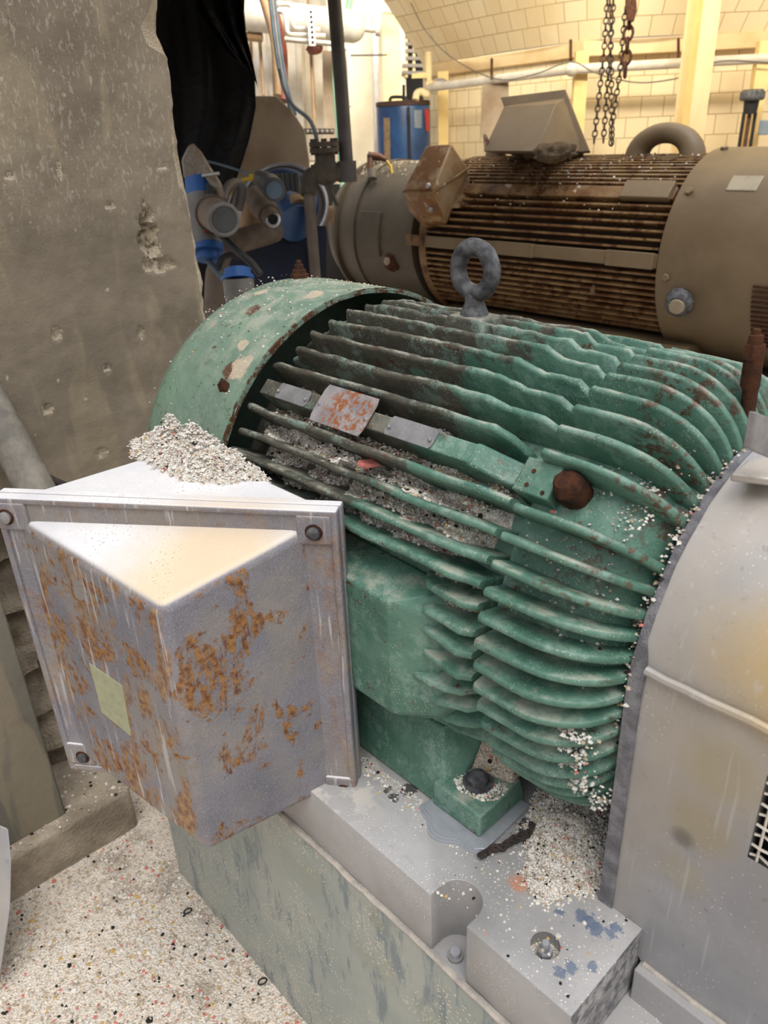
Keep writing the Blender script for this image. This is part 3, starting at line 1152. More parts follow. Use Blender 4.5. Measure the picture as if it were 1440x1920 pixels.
def plate_on_rail(x0, x1, w, mat, name, tilt=0, bend=.0, r=.282, off=0, skew=0):
    mb = MB()
    n = 10
    V = []
    for i in range(n + 1):
        x = x0 + (x1 - x0) * i / n
        for k in range(7):
            t_ = -w + 2 * w * k / 6
            cr_ = (1 if (i in (0, n) and k in (0, 6)) else 0)
            xx = x + (.003 if i == 0 else -.003) * cr_ + skew * t_
            rr = r + tilt * t_ + bend * ((t_ / w) ** 2) + nz((x, t_, 1), 40, .0006)
            V.append(Vector((xx, 0, 0)) + rd * rr + tn * (t_ + off))
    V2 = [v + rd * .0012 for v in V]
    F = []
    for i in range(n):
        for k in range(6):
            q = [i * 7 + k, i * 7 + k + 1, (i + 1) * 7 + k + 1, (i + 1) * 7 + k]
            F.append(q)
            F.append([j + len(V) for j in reversed(q)])
    bd = [k for k in range(7)] + [i * 7 + 6 for i in range(1, n + 1)] + [n * 7 + k for k in range(5, -1, -1)] + [i * 7 for i in range(n - 1, 0, -1)]
    for a, b in zip(bd, bd[1:] + bd[:1]):
        F.append([a, b, b + len(V), a + len(V)])
    mb.add(V + V2, F)
    return mb.build(name, mat, mot, 40)


p1 = plate_on_rail(.045, .112, .0115, 'nameplate', 'data_strip')
p2 = plate_on_rail(.133, .232, .0265, 'nameplate_rust', 'nameplate', r=.2835, off=-.001)
p3 = plate_on_rail(.262, .338, .0125, 'nameplate', 'data_strip', off=-.001)
for pp, xs_ in ((p1, (.049, .108)), (p2, (.138, .227)), (p3, (.267, .333))):
    for x in xs_:
        c_ = Vector((x, 0, 0)) + rd * .2845 + tn * .002
        MB().sphere(c_, .0026, n=5).build('rivet', 'steel', pp)

# conduit boss cast on the frame side
F0 = [(.15, -.2865, .036), (.3465, -.2865, .034), (.3465, -.2865, -.128), (.15, -.2865, -.128)]
Bk = [(.10, -.225, .056), (.405, -.232, .05), (.412, -.236, .02), (.412, -.240, -.10), (.40, -.22, -.15), (.10, -.22, -.15)]
MB().hull(F0 + Bk + [(.396, -.258, .020), (.396, -.258, -.118)]).build('conduit_boss', 'green_clean', mot, 18, bevel=.003, seg=2)

# feet
ft = MB()
ft.hull([(-.03, -.247, -.283), (.40, -.247, -.283), (-.03, -.228, -.172), (.372, -.226, -.172), (-.03, -.10, -.283), (.40, -.15, -.283), (-.03, -.10, -.17), (.40, -.15, -.17)])
ft.build('foot_rail', 'green_clean', mot, bevel=.004)
MB().hull([(-.03, .247, -.283), (.40, .247, -.283), (-.03, .228, -.172), (.395, .226, -.172), (-.03, .10, -.283), (.40, .15, -.283), (-.03, .10, -.17), (.40, .15, -.17)]).build('foot_rail', 'green_clean', mot, bevel=.004)
for (xa, xb, sy) in ((.378, .458, -1), (-.03, .06, -1), (.378, .458, 1), (-.03, .06, 1)):
    m_ = MB().hull([(xa, sy * .2515, -.279), (xb, sy * .2515, -.279), (xa, sy * .160, -.279), (xb, sy * .160, -.279),
                    (xa, sy * .2495, -.243), (xb, sy * .2495, -.246), (xa, sy * .17, -.238), (xb, sy * .17, -.240)])
    fo_ = m_.build('mounting_foot', 'green_clean', mot, bevel=.003, seg=3)
    if xa > 0 and sy < 0:
        c_ = Vector((.421, -.211, -.243))
        q = MB().cyl(c_, c_ + ZUP * .004, .0200, 28)
        q.build('washer', 'iron', fo_)
        q = MB().hexa(c_ + ZUP * .004, .0145, .008, ZUP)
        q.sphere(c_ + ZUP * .011, .0135, (1, 1, .45), 8)
        q.build('foot_bolt', 'iron', fo_, 30)
# gusset from pad up to frame
MB().hull([(.385, -.205, -.243), (.455, -.185, -.243), (.385, -.17, -.19), (.44, -.16, -.19), (.385, -.12, -.243), (.45, -.12, -.243), (.40, -.10, -.16)]).build('foot_gusset', 'dust', mot, bevel=.004)

# lifting eye
mb = MB()
mb.torus((.223, 0, .3475), .0285, .0112, (1, 0, 0), (0, 0, 1), 44, 16, .12)
mb.tube([(.223, 0, z) for z in (.290, .300, .308, .318, .324)], [.020, .016, .0125, .0125, .009], 18)
mb.build('lifting_eye', 'iron', mot, 60)
mb = MB().hull([(x, y, z) for x, y in ((.175, -.03), (.271, -.03), (.175, .03), (.271, .03)) for z in (.255,)] + [(x, y, .292) for x, y in ((.195, -.022), (.252, -.022), (.195, .022), (.252, .022))])
mb.build('eye_boss', 'green', mot, bevel=.005, seg=3)
# grease pipe standing on the bracket
mb = MB()
mb.tube([(.592, 0, .225), (.590, 0, .262), (.589, 0, .266), (.588, 0, .295)], [.0075, .0075, .0095, .0095], 14)
for v in mb.V: v += Vector((nz(v, 120, .0012), nz(v * 1.1, 120, .0012), 0))
gp = mb.build('grease_pipe', 'rust', mot, 40)
q = MB().hexa((.5875, 0, .293), .0105, .016, ZUP)
q.tube([(.587, 0, .309), (.587, 0, .317), (.5865, 0, .318), (.5865, 0, .323)], [.0075, .007, .004, .0038], 10)
q.build('grease_fitting', 'rust', gp, 30)
MB().cyl((.60, 0, 0), (.70, 0, 0), .04, 32).build('shaft', 'steel', mot)

# ---- conduit box
B0 = Vector((.277, -.300, 0)); dv = Vector((-.798, -.603, 0)).normalized(); nv = Vector((.603, -.798, 0)).normalized()


def fp(s_, o_, z):
    return B0 + dv * s_ + nv * o_ + ZUP * z


ZT, ZBt = .129, -.306
Cc = Vector((-.056, -.296, 0))
bx = MB().hull([fp(.012, -.02, z) for z in (ZBt + .012, ZT - .006)] + [fp(.405, -.02, z) for z in (ZBt + .012, ZT - .006)] +
               [Vector((-.056, -.292, z)) for z in (ZBt + .012, ZT - .006)] + [Vector((.245, -.290, z)) for z in (ZBt + .012, ZT - .006)])
cbx = bx.build('conduit_box', 'galv', mot, bevel=.008, seg=3)
fl_ = MB().hull([fp(s_, o_, z) for s_ in (-.006, .428) for o_ in (-.026, -.012) for z in (ZBt - .002, ZT + .003)])
fl_.build('box_flange', 'galv_rim', cbx, bevel=.003)


def frame_loop(s0, s1, z0, z1, i0, i1, j0, j1, oa, ob):
    mb = MB()
    outer = [(s0, z0), (s1, z0), (s1, z1), (s0, z1)]
    inner = [(i0, j0), (i1, j0), (i1, j1), (i0, j1)]
    V = [fp(a, oa, b) for a, b in outer] + [fp(a, oa, b) for a, b in inner] + [fp(a, ob, b) for a, b in outer] + [fp(a, ob, b) for a, b in inner]
    F = []
    for k in range(4):
        j = (k + 1) % 4
        F += [[k, j, 4 + j, 4 + k], [8 + k, 12 + k, 12 + j, 8 + j], [k, 8 + k, 8 + j, j], [4 + k, 4 + j, 12 + j, 12 + k]]
    return mb.add(V, F)


cv_ = frame_loop(-.002, .424, ZBt, ZT, .06, .385, ZBt + .04, ZT - .05, -.012, 0)
Dp = Vector((.2215, -.4975, 0))
FLt, FRt = fp(.398, -.001, .092), fp(.042, -.001, .094)
FLb, FRb = fp(.398, -.001, -.284), fp(.042, -.001, -.300)
Dt, Db = Dp + ZUP * .0685, Dp + ZUP * -.297
def ext(a, b_):
    q = a + (a - b_).normalized() * .016
    return q


FLt, FRt = fp(.400, -.001, .100), fp(.036, -.001, .104)
FLb, FRb = fp(.400, -.001, -.284), fp(.036, -.001, -.302)
bd_ = MB().add([ext(FLt, Dt), ext(FRt, Dt), Dt, ext(FLb, Db), ext(FRb, Db), Db], [[0, 1, 2], [0, 2, 5, 3], [2, 1, 4, 5], [3, 5, 4], [0, 3, 4, 1]])
lid = bd_.build('box_cover', 'galv', cbx, 60, bevel=.011, seg=6)
cvo = cv_.build('cover_rim', 'galv_rim', lid, bevel=.004, seg=3)
lip = frame_loop(-.004, .426, ZBt - .002, ZT + .002, .005, .417, ZBt + .007, ZT - .006, -.014, .0035)
lip.build('cover_lip', 'galv_rim', lid, bevel=.003, seg=3)
for s_, z in ((.024, .106), (.405, .106), (.018, -.290), (.402, -.276)):
    mb = MB().hull([fp(s_ + a, o_, z + b) for a in (-.021, .021) for b in (-.019, .019) for o_ in (-.002, .0042)])
    pd = mb.build('corner_pad', 'galv_rim', lid, bevel=.004, seg=3)
for s_, z in ((.024, .104), (.412, .106), (.014, -.293), (.398, -.280)):
    c_ = fp(s_, .0040, z)
    MB().tube([c_, c_ + nv * .0045, c_ + nv * .006], [.0078, .0078, .0055], 16).build('cover_bolt', 'steel' if z > 0 and s_ > .2 else 'iron', lid)
    MB().torus(c_, .0092, .0016, dv, ZUP, 20, 6).build('bolt_ring', 'rust', lid)
# sticker on the left face
Lf = Vector((FLt.x, FLt.y, 0))
ul = (Lf - Dp).normalized()
nl = Vector((ul.y, -ul.x, 0))
if nl.y > 0: nl = -nl
st_ = [Dp + ul * s_ + nl * .0004 + ZUP * z for s_, z in ((.213, -.100), (.133, -.090), (.137, -.183), (.213, -.188))]
# draft of the face: intersect along the view of the actual plane
nf = (Dt - FLt).cross(FLb - FLt).normalized()
def onface(px, py):
    r = ray(px, py)
    t_ = (FLt - CAM).dot(nf) / r.dot(nf)
    return CAM + r * t_
sgn = -1 if nf.dot(CAM - FLt) < 0 else 1
q4 = [onface(*q) for q in ((168, 1243), (230, 1286), (247, 1380), (192, 1335))]
mb = MB().hull([p + nf * sgn * k for p in q4 for k in (-.002, .0009)])
mb.build('sticker', 'sticker', lid)


# ---- debris heaps lying in the fin channels
def heap(a0, a1, x0, x1, h0, h1, mat, seed, name='fin_debris'):
    V, F = [], []
    nx_, na = 90, 9
    for i in range(nx_ + 1):
        x = x0 + (x1 - x0) * i / nx_
        for k in range(na + 1):
            t_ = k / na
            a = a0 + (a1 - a0) * t_
            e = min(1, min(i, nx_ - i) / 8)
            h = h0 + (h1 - h0) * t_
            f_ = .55 + .9 * noise.fractal(Vector((x * 22, a * .25, seed)), 1, 2, 4) + .25 * noise.noise(Vector((x * 190, a * 2.2, seed)))
            V.append(P(x, .229 + max(0, h * f_) * e, a))
    for i in range(nx_):
        for k in range(na):
            b_ = i * (na + 1) + k
            F.append([b_, b_ + 1, b_ + na + 2, b_ + na + 1])
    o = fin_obj(name, V, F, mat, mot, 60)
    o['kind'] = 'stuff'
    pts = []
    for _ in range(int(520 * (a1 - a0) / 7 * (h0 + h1) / .04)):
        i = random.randrange(3, nx_ - 3); k = random.randrange(0, na)
        v = V[i * (na + 1) + k]
        if v.yz.length > .236:
            pts.append(v + Vector((random.uniform(-.003, .003), random.uniform(-.002, .002), random.uniform(0, .002))))
    return pts


pts = []
for a0, a1, x0, x1, h0, h1, m_ in ((155.8, 160.3, .0, .42, .022, .036, 'grit'), (149.4, 154.8, .01, .44, .026, .044, 'grit'), (142.3, 148.4, .0, .45, .024, .044, 'grit'),
                                   (136.3, 141.3, .0, .32, .026, .040, 'dust'), (136.3, 141.3, .30, .44, .014, .028, 'dust'), (127.8, 132.6, .0, .40, .016, .032, 'dust'), (121.4, 126.9, .02, .40, .012, .026, 'dust'),
                                   (114.6, 120.4, .0, .40, .008, .018, 'dust'), (107.4, 113.6, .0, .40, .006, .012, 'dust'), (100, 106.3, .0, .38, .006, .010, 'dust'), (161.3, 166, .37, .45, .012, .016, 'grit'), (167.3, 172.6, .38, .45, .01, .014, 'grit')):
    pts += heap(a0, a1, x0, x1, h0, h1, m_, a0)
flakes('fin_grit', pts, (.0008, .0034), parent=mot)['kind'] = 'stuff'
# odd bigger chips of paint
big = MB()
c_ = P(.248, .268, 145)
V_ = [c_ + Vector((a, b, k)) for a, b in ((-.014, -.003), (-.004, .010), (.014, .006), (.008, -.009), (-.006, -.012)) for k in (0, .003)]
big.hull(V_)
tag(big.build('paint_chip', 'flake_pink'), 'pink flat paint chip lying between the lower fins of the green motor', 'chip')
# specks over the bracket and between its fins
pts = []
for _ in range(620):
    a = random.choice(BA[:22]) + random.uniform(-3, 3)
    x = random.uniform(.47, .585)
    if a > 190 and random.random() < .3: continue
    pts.append(P(x, .2455 if x < .55 else .236, a))
for a in (107, 113, 120, 126, 133, 136):
    for _ in range(34):
        c0 = P(random.gauss(.562, .012), .240, a + random.gauss(0, 1.2))
        pts.append(c0)
flakes('bracket_grit', pts, (.0006, .0024), weights=(70, 18, 3, 3, 2), parent=mot)['kind'] = 'stuff'
pts = []
for _ in range(1500):
    a = random.uniform(100, 232)
    pts.append(P(random.uniform(.598, .610), random.uniform(.175, .219), a))
flakes('joint_grit', pts, (.0008, .0030), weights=(42, 32, 3, 26, 3), parent=mot)['kind'] = 'stuff'
pts = []
for a in (185.6, 191, 197, 204, 209.5, 215):
    for _ in range(60):
        pts.append(P(random.gauss(.575, .012), random.uniform(.255, .268) - abs(random.gauss(0, .008)), a + 1.6 + random.random()))
flakes('fin_end_grit', pts, (.001, .003), weights=(80, 12, 2, 3, 1), parent=mot)['kind'] = 'stuff'


# mound on the conduit box
def mound(name, cx, cy, z0, rx, ry, h, mat, seed, nseg=46, rag=.35, rot=0, z_of=None):
    V, F = [], []
    rings = 20
    cr_, sr_ = math.cos(rot), math.sin(rot)
    for i in range(rings + 1):
        t_ = i / rings
        for k in range(nseg):
            a = 2 * PI * k / nseg
            rr = 1 + rag * noise.fractal(Vector((math.cos(a) * 1.5, math.sin(a) * 1.5, seed)), 1, 2, 4)
            lx, ly = rx * t_ * rr * math.cos(a), ry * t_ * rr * math.sin(a)
            x, y = cx + lx * cr_ - ly * sr_, cy + lx * sr_ + ly * cr_
            z = h * (1 - t_ ** 1.5) ** 1.2 * (1 + .9 * noise.fractal(Vector((x * 32, y * 32, seed)), 1, 2, 5))
            z += .003 * noise.noise(Vector((x * 260, y * 260, seed))) * (1 - t_)
            V.append(Vector((x, y, z0 + max(0, z) + (-.001 if i == rings else 0))))
    for i in range(rings):
        for k in range(nseg):
            F.append([i * nseg + k, i * nseg + (k + 1) % nseg, (i + 1) * nseg + (k + 1) % nseg, (i + 1) * nseg + k])
    o = fin_obj(name, V, F, mat, None, 60)
    pts = [V[random.randrange(int(nseg * 1), len(V))] + Vector((random.uniform(-.004, .004), random.uniform(-.004, .004), random.uniform(0, .003))) for _ in range(int(9000 * (rx * ry) ** .5 / .06 * .6))]
    f_ = flakes(name + '_chips', pts, (.0007, .0026), weights=(74, 18, 1.5, 3, 1.5), parent=o)
    f_['kind'] = 'stuff'
    return o


o = mound('grit_mound', -.005, -.318, .122, .135, .045, .040, 'grit', 3, rot=.08)
tag(o, 'mound of white grit heaped on top of the grey conduit box', 'debris', kind='stuff')
o = mound('grit_mound', .535, -.165, -.286, .075, .095, .014, 'grit', 8, rot=.5)
tag(o, 'low spread of speckled white grit on the base plate below the end bracket', 'debris', kind='stuff')
pts = [Vector((.421 + math.cos(a) * q, -.205 + math.sin(a) * q * .9, -.2415)) for a, q in [(random.uniform(0, 2 * PI), random.uniform(.018, .036)) for _ in range(500)]]
tag(flakes('grit_patch', pts, (.0009, .003), weights=(70, 20, 2, 5, 1)), 'ring of white grit around the foot bolt of the green motor', 'debris', kind='stuff')
pts = []
for _ in range(420):
    x = random.uniform(.2, .46)
    pts.append(Vector((x, -.2535 - abs(random.gauss(0, .014)), -.2845)))
for _ in range(260):
    pts.append(Vector((random.uniform(.46, .65), random.uniform(-.345, -.15), -.2845)))
tag(flakes('grit_scatter', pts, (.0006, .0026), weights=(70, 12, 3, 8, 4)), 'loose white crumbs scattered over the grey base plate', 'debris', kind='stuff')

# shims and wire
sh = MB()
mk = [(.372, -.262), (.463, -.268), (.474, -.258), (.470, -.165), (.372, -.165)]
sh.slab([mk], -.2849, -.2795)
tag(sh.build('shim_plate', 'shim', bevel=.001), 'grey steel shim plate under the near foot of the green motor', 'shim')
for i in range(3):
    e_ = 4 * i
    px_ = [(830, 1500), (800 - e_, 1506), (796 - e_, 1518), (808 - e_, 1534 + e_), (812 - e_, 1556 + e_), (832 - e_, 1570 + e_), (858, 1574 + e_), (880, 1590 + e_ * .8), (902, 1592 + e_ * .5), (900, 1560)]
    lp = [(q.x, q.y) for q in smoothpath([atp(x, y, 2, -.283) for x, y in px_], 4)]
    z = -.2849 + .0016 * (2 - i)
    tag(MB().slab([lp], z, z + .0014).build('wavy_shim', 'shim', None, 30), 'wavy edged thin metal shim, ' + ('topmost', 'middle one', 'lowest')[i] + ' of the stack beside the motor foot', 'shim', 'wavy shims by the motor foot')
pw = smoothpath([atp(x, y, 2, -.279) for x, y in ((902, 1607), (918, 1594), (945, 1586), (972, 1570), (990, 1562), (998, 1546))], 6)
wr_ = MB()
for q in range(3):
    wr_.tube([p + Vector((.003 * math.sin(i * .7 + q * 2.1), .003 * math.cos(i * .8 + q * 2.1), .002 * math.sin(i * .9 + q))) for i, p in enumerate(pw)], [.0028 * (1 - .35 * i / len(pw)) for i in range(len(pw))], 7)
tag(wr_.build('twisted_wire', 'cable_dark'), 'black frayed twisted cable lying on the base plate by the motor foot', 'cable')

# ================================================================== coupling guard
gd = thing('coupling_guard', (0, 0, 0), 'arched bare grey sheet metal coupling guard right of the green motor', 'guard')
GX = .610
GR = .2145


def guard_section(r, n=28):
    out = [(-r, -.285), (-r, -.2), (-r, -.1), (-r, .0)]
    out += [(-r * math.cos(PI * k / n), .0 + r * math.sin(PI * k / n)) for k in range(1, n)]
    out += [(r, 0), (r, -.1), (r, -.285)]
    return out


mb = MB()
xs_ = [GX, GX + .0001 + .053, .664, .744, 1.5]
# shell: outer and inner skins, opening for the mesh beyond x = .744 on the near side
so_, si_ = guard_section(GR), guard_section(GR - .006)
V, F = [], []
X = [GX, .664, .744, 1.5]
for x in X:
    for k, (y, z) in enumerate(so_): V.append(Vector((x, y, z if not (x > .65 and z < -.28) else -.334)))
    for k, (y, z) in enumerate(si_): V.append(Vector((x, y, z if not (x > .65 and z < -.28) else -.334)))
n = len(so_)
for i in range(len(X) - 1):
    for k in range(n - 1):
        if X[i] >= .74 and k in (2,):
            continue
        a = i * 2 * n + k; b = (i + 1) * 2 * n + k
        F.append([a, a + 1, b + 1, b])
        F.append([a + n, b + n, b + n + 1, a + n + 1])
for k in range(n - 1):
    F.append([k, k + n, k + n + 1, k + 1])
mb.add(V, F)
mb.build('guard_shell', 'guard', gd, 45)
# step below the plate end: corner notch fill
for sy in (-1,):
    MB().box((.663, -GR - .0005, -.334), (.668, -GR + .006, -.284)).build('guard_corner', 'guard', gd)
# near-black sheets standing for the shade inside the guard
MB().lathe([(GX + .035, .0), (GX + .035, GR - .008)], n=60).build('guard_shade', 'shadowgap', gd)
MB().box((GX + .034, -GR + .008, -.284), (GX + .036, GR - .008, 0)).build('guard_shade', 'shadowgap', gd)
# edge strip welded round the end
ed = MB()
so2 = guard_section(GR + .0035)
V, F = [], []
for j, (y, z) in enumerate(so2):
    tk = 1.0 if z < .06 and y < 0 else .45
    for q, (x, o_) in enumerate(((GX - .003, 0), (GX + .013 * tk, 0), (GX + .013 * tk, -.006), (GX - .003, -.0125))):
        r_ = GR + .003 * tk + o_
        f_ = r_ / (GR + .0035)
        jj = nz((j * 3, q, 0), .9, .0012)
        V.append(Vector((x + jj, y * f_ + jj, z * f_ if z > 0 else z)))
for j in range(len(so2) - 1):
    for q in range(4):
        F.append([j * 4 + q, j * 4 + (q + 1) % 4, (j + 1) * 4 + (q + 1) % 4, (j + 1) * 4 + q])
ed.add(V, F).build('edge_strip', 'weld', gd, 40)
w_ = [(GX + .014 + i * .02, -GR - .001 + nz((i, 3, 0), .9, .0012), .047 + nz((i, 2, 0), .8, .0022)) for i in range(44)]
MB().tube(w_, .0048, 8).build('weld_bead', 'guard', gd)
w_ = [(.668 + i * .02, -GR - .002 + nz((i, 3, 0), .9, .001), -.335 + nz((i, 2, 0), .8, .001)) for i in range(40)]
MB().tube(w_, .0042, 8).build('foot_weld', 'weld_pale', gd)
# wire mesh in the opening
ms = MB()
for i in range(30):
    x = .752 + i * .017
    ms.tube([(x, -GR + .001 + .0018 * math.sin(k * PI), z) for k, z in enumerate([-.10 + .0125 * q for q in range(9)])], .0014, 5)
for k in range(9):
    z = -.096 + k * .0125
    ms.tube([(.745 + i * .0085, -GR + .001 + .0022 * math.sin(i * PI / 2 + k * PI), z + .0012 * math.sin(i * PI / 2)) for i in range(60)], .0014, 5)
ms.build('wire_mesh', 'whitepipe', gd, 60)
MB().box((.74, -GR + .03, -.30), (1.5, -GR + .034, .1)).build('mesh_shade', 'dark', gd)  # near-black sheet in place of the shade behind the mesh
# bracket tab on top of guard
tb = MB().hull([atp(x, y, 2, .218) + ZUP * k for x, y in ((1370, 888), (1402, 862), (1470, 850), (1470, 900)) for k in (-.008, 0)])
tb = tb.build('guard_pad', 'guard', gd, bevel=.002)
tc_ = [atp(x, y, 0, .655) for x, y in ((1404, 770), (1452, 790), (1446, 862), (1392, 838))]
MB().hull([p + Vector((k, 0, 0)) for p in tc_ for k in (0, .006)]).build('guard_tab', 'steel', tb, bevel=.001)

# ================================================================== left foreground bits
hs = smoothpath([at(-60, 690, 1.42), at(-15, 765, 1.42), at(35, 858, 1.41), at(75, 935, 1.39), at(120, 1040, 1.36)], 6)
tag(MB().tube(hs, .034, 24).build('dusty_hose', 'hose'), 'thick grey dusty pipe running down behind the conduit box at the left', 'pipe')
cb = smoothpath([at(70, 885, 1.45), at(105, 905, 1.45), at(150, 925, 1.42), at(200, 960, 1.4)], 6)
tag(MB().tube(cb, .009, 12).build('black_cable', 'cable_dark'), 'short dark cable behind the top left corner of the conduit box', 'cable')
ft_ = []
pts = [(0, 1545), (18, 1552), (24, 1610), (22, 1700), (10, 1790), (-4, 1840)]
mb = MB().hull([atp(x, y, 2, z) for x, y, z in ()] or [at(x, y, 1.42) for x, y in pts] + [at(x - 120, y, 1.46) for x, y in pts])
tag(mb.build('metal_drum', 'guard', None, 60, bevel=.006, seg=3), 'bare grey metal housing cut by the left edge of the photo', 'housing')

# floor chips
pts = []
for _ in range(7500):
    x = random.uniform(-.47, .2); y = random.uniform(-1.05, -.356)
    pts.append(Vector((x, y, -.905 + nz((x, y, 0), 4, .006) + nz((x, y, 5), 18, .003))))
tag(flakes('floor_chips', pts, (.0012, .0046), weights=(60, 30, 4, 4, 4)), 'loose white, pink and black chips strewn over the floor', 'debris', kind='stuff')
pts = [Vector((random.uniform(-.47, .2), random.uniform(-1.05, -.36), -.903)) for _ in range(110)]
tag(flakes('floor_pebbles', pts, (.003, .0085), weights=(26, 40, 8, 10, 14)), 'larger yellow and pink pebbles scattered on the gritty floor', 'debris', kind='stuff')
pts = [Vector((random.uniform(-.62, -.475), random.uniform(-1.2, -.355), -.793)) for _ in range(700)]
tag(flakes('ledge_grit', pts, (.001, .005), weights=(30, 55, 3, 12, 3)), 'loose crumbs lying on the concrete ledge at the left', 'debris', kind='stuff')
for i, (x, y) in enumerate(((358, 1412), (352, 1708), (492, 1840), (316, 1872), (268, 1660))[:3]):
    p = atp(x, y, 2, -.898)
    tag(MB().torus(p, .0075, .0016, (1, .2, .3), (0, 1, .1), 20, 6).build('rubber_ring', 'blackcable'),
        'small black ring on the gritty floor, ' + ('nearest the top by the pedestal edge', 'middle one of the three', 'lowest one near the photo bottom')[i], 'ring', 'small black rings on the floor')

# ================================================================== tan motor behind
TO = Vector((0, 2.018, .076))


def TP(x, r, deg):
    a = math.radians(deg)
    return TO + Vector((x, r * math.cos(a), r * math.sin(a)))


tm = thing('tan_motor', (0, 0, 0), 'big tan and rust finned electric motor lying behind the green motor', 'motor')
MB().lathe([(-.425, 0), (-.425, .345), (-.418, .35), (.30, .35), (.33, .33), (.35, .0)], TO, 120).build('end_bell', 'tan', tm, 40)
MB().lathe([(-1.53, 0), (-1.53, .30), (-1.50, .305), (-.42, .305), (-.42, 0)], TO, 100).build('motor_frame', 'fin_gap_shade', tm, 40)
MB().lathe([(-1.545, .25), (-1.545, .325), (-1.505, .325), (-1.505, .25)], TO, 100).build('end_ring', 'tanrust', tm, 40)
MB().lathe([(-1.62, 0), (-1.62, .22), (-1.54, .25), (-1.54, 0)], TO, 60).build('inner_bell', 'shadowgap', tm, 40)  # shade of this gap is in the near-black colour
tfa = [184.5, 188.5, 192.5, 196.5] + [170, 165.2, 160.4, 155.6, 150.8, 146] + [131, 127.5, 124, 120.5, 117, 113.5, 110, 106.5, 103, 99.5, 96, 92.5, 89, 85, 81] + [200.5, 204.5, 209, 214, 219, 224]
for i, a in enumerate(tfa):
    a_ = math.radians(a)
    rad = Vector((0, math.cos(a_), math.sin(a_))); tan = Vector((0, -math.sin(a_), math.cos(a_)))
    r_ = .332 if a < 182 or a > 0 else .33
    MB().hull([TO + Vector((x, 0, 0)) + rad * r + tan * t_ for x in (-1.50, -.425) for r, t_ in ((.295, -.0055), (.295, .0055), (r_, -.0035), (r_, .0035))]).build('cooling_fin', 'tanrust', tm)


def tbox(x0, x1, r0, r1, a0, a1, name, mat, parent=tm, bev=.003):
    pts = [TP(x, r, a) for x in (x0, x1) for r in (r0, r1) for a in (a0, (a0 + a1) / 2, a1)]
    return MB().hull(pts).build(name, mat, parent, bevel=bev)


tbox(-1.60, -1.50, .28, .35, 173, 180, 'rail_lug', 'tanrust')
rl = tbox(-1.50, -.43, .29, .34, 172.8, 180.5, 'side_rail', 'tan')
tbox(-1.12, -.93, .33, .347, 172.5, 180.8, 'rail_plate', 'tan', rl)
tbox(-.62, -.44, .33, .349, 172.3, 181.0, 'rail_plate', 'tan', rl)
rl = tbox(-1.45, -.44, .29, .336, 134, 142, 'upper_rail', 'tanrust')
tbox(-.63, -.45, .32, .352, 132, 143, 'rail_plate', 'tan', rl)
tp_ = [atp(x, y, 1, 0) for x, y in ()]
tbox(-.27, -.175, .348, .3535, 128.5, 138, 'name_label', 'tan_light')
for a in (139, 184, 100):
    MB().hexa(TP(-.385, .349, a), .013, .010, TP(0, 1, a) - TO).build('bell_bolt', 'tan', tm, 25)
# sight plug on end bell
c_ = TP(-.335, .34, 196.5)
ax = (TP(0, 1, 196.5) - TO) + Vector((.2, 0, 0)); ax.normalize()
cp = MB().tube([c_, c_ + ax * .03, c_ + ax * .045], [.050, .046, .034], 10).build('conduit_plug', 'iron', tm, 25)
MB().tube([c_ + ax * .044, c_ + ax * .05], [.026, .024], 24).build('plug_face', 'tan_light', cp, 40)
MB().lathe([(-.335, .02), (-.335, .0)], c_, 4).build('plug_seat', 'tan', cp)
mb = MB()
for i in range(14):
    a = 184 + i * 2.6
    mb.hull([TP(x, r, a + t_) for x in (-.10, .15) for r in (.345, .356) for t_ in (-.5, .5)])
mb.build('vent_grille', 'rust', tm)
# lifting lugs
for (cx, w_, h_) in ((-1.33, .070, .055), (-.63, .105, .055)):
    mb = MB()
    pth = [Vector((cx + w_ * math.cos(a), 2.018, .40 + (h_ + .02) * math.sin(a))) for a in [PI * k / 16 for k in range(17)]]
    mb.tube(pth, [.046 - .012 * math.sin(PI * k / 16) for k in range(17)], 14)
    mb.build('lifting_lug', 'tan', tm, 60)
# rear cowl
prof = [(-1.60, .0), (-1.60, .285), (-1.60, .315), (-1.95, .318), (-2.10, .305), (-2.22, .270), (-2.27, .22), (-2.28, 0)]
rc = MB().lathe(prof, TO, 90).build('rear_cowl', 'cowl_dark', tm, 40)
tbox(-1.93, -1.80, .312, .332, 158, 192, 'access_plate', 'cowl_dark', rc)
for dx in (-1.98, -2.12):
    MB().lathe([(dx - .008, .30), (dx - .008, .325), (dx + .008, .325), (dx + .008, .30)], TO, 90).build('cowl_band', 'cowl_dark', rc, 40)
c_ = TP(-1.74, .31, 197)
MB().sphere(c_, .042, (1, .7, 1), 8, .5).build('cowl_fitting', 'rust', rc, 60)
MB().sphere(c_ + Vector((.0, -.035, .01)), .018, (1, .6, 1), 6, .3).build('fitting_face', 'tan_light', rc, 60)
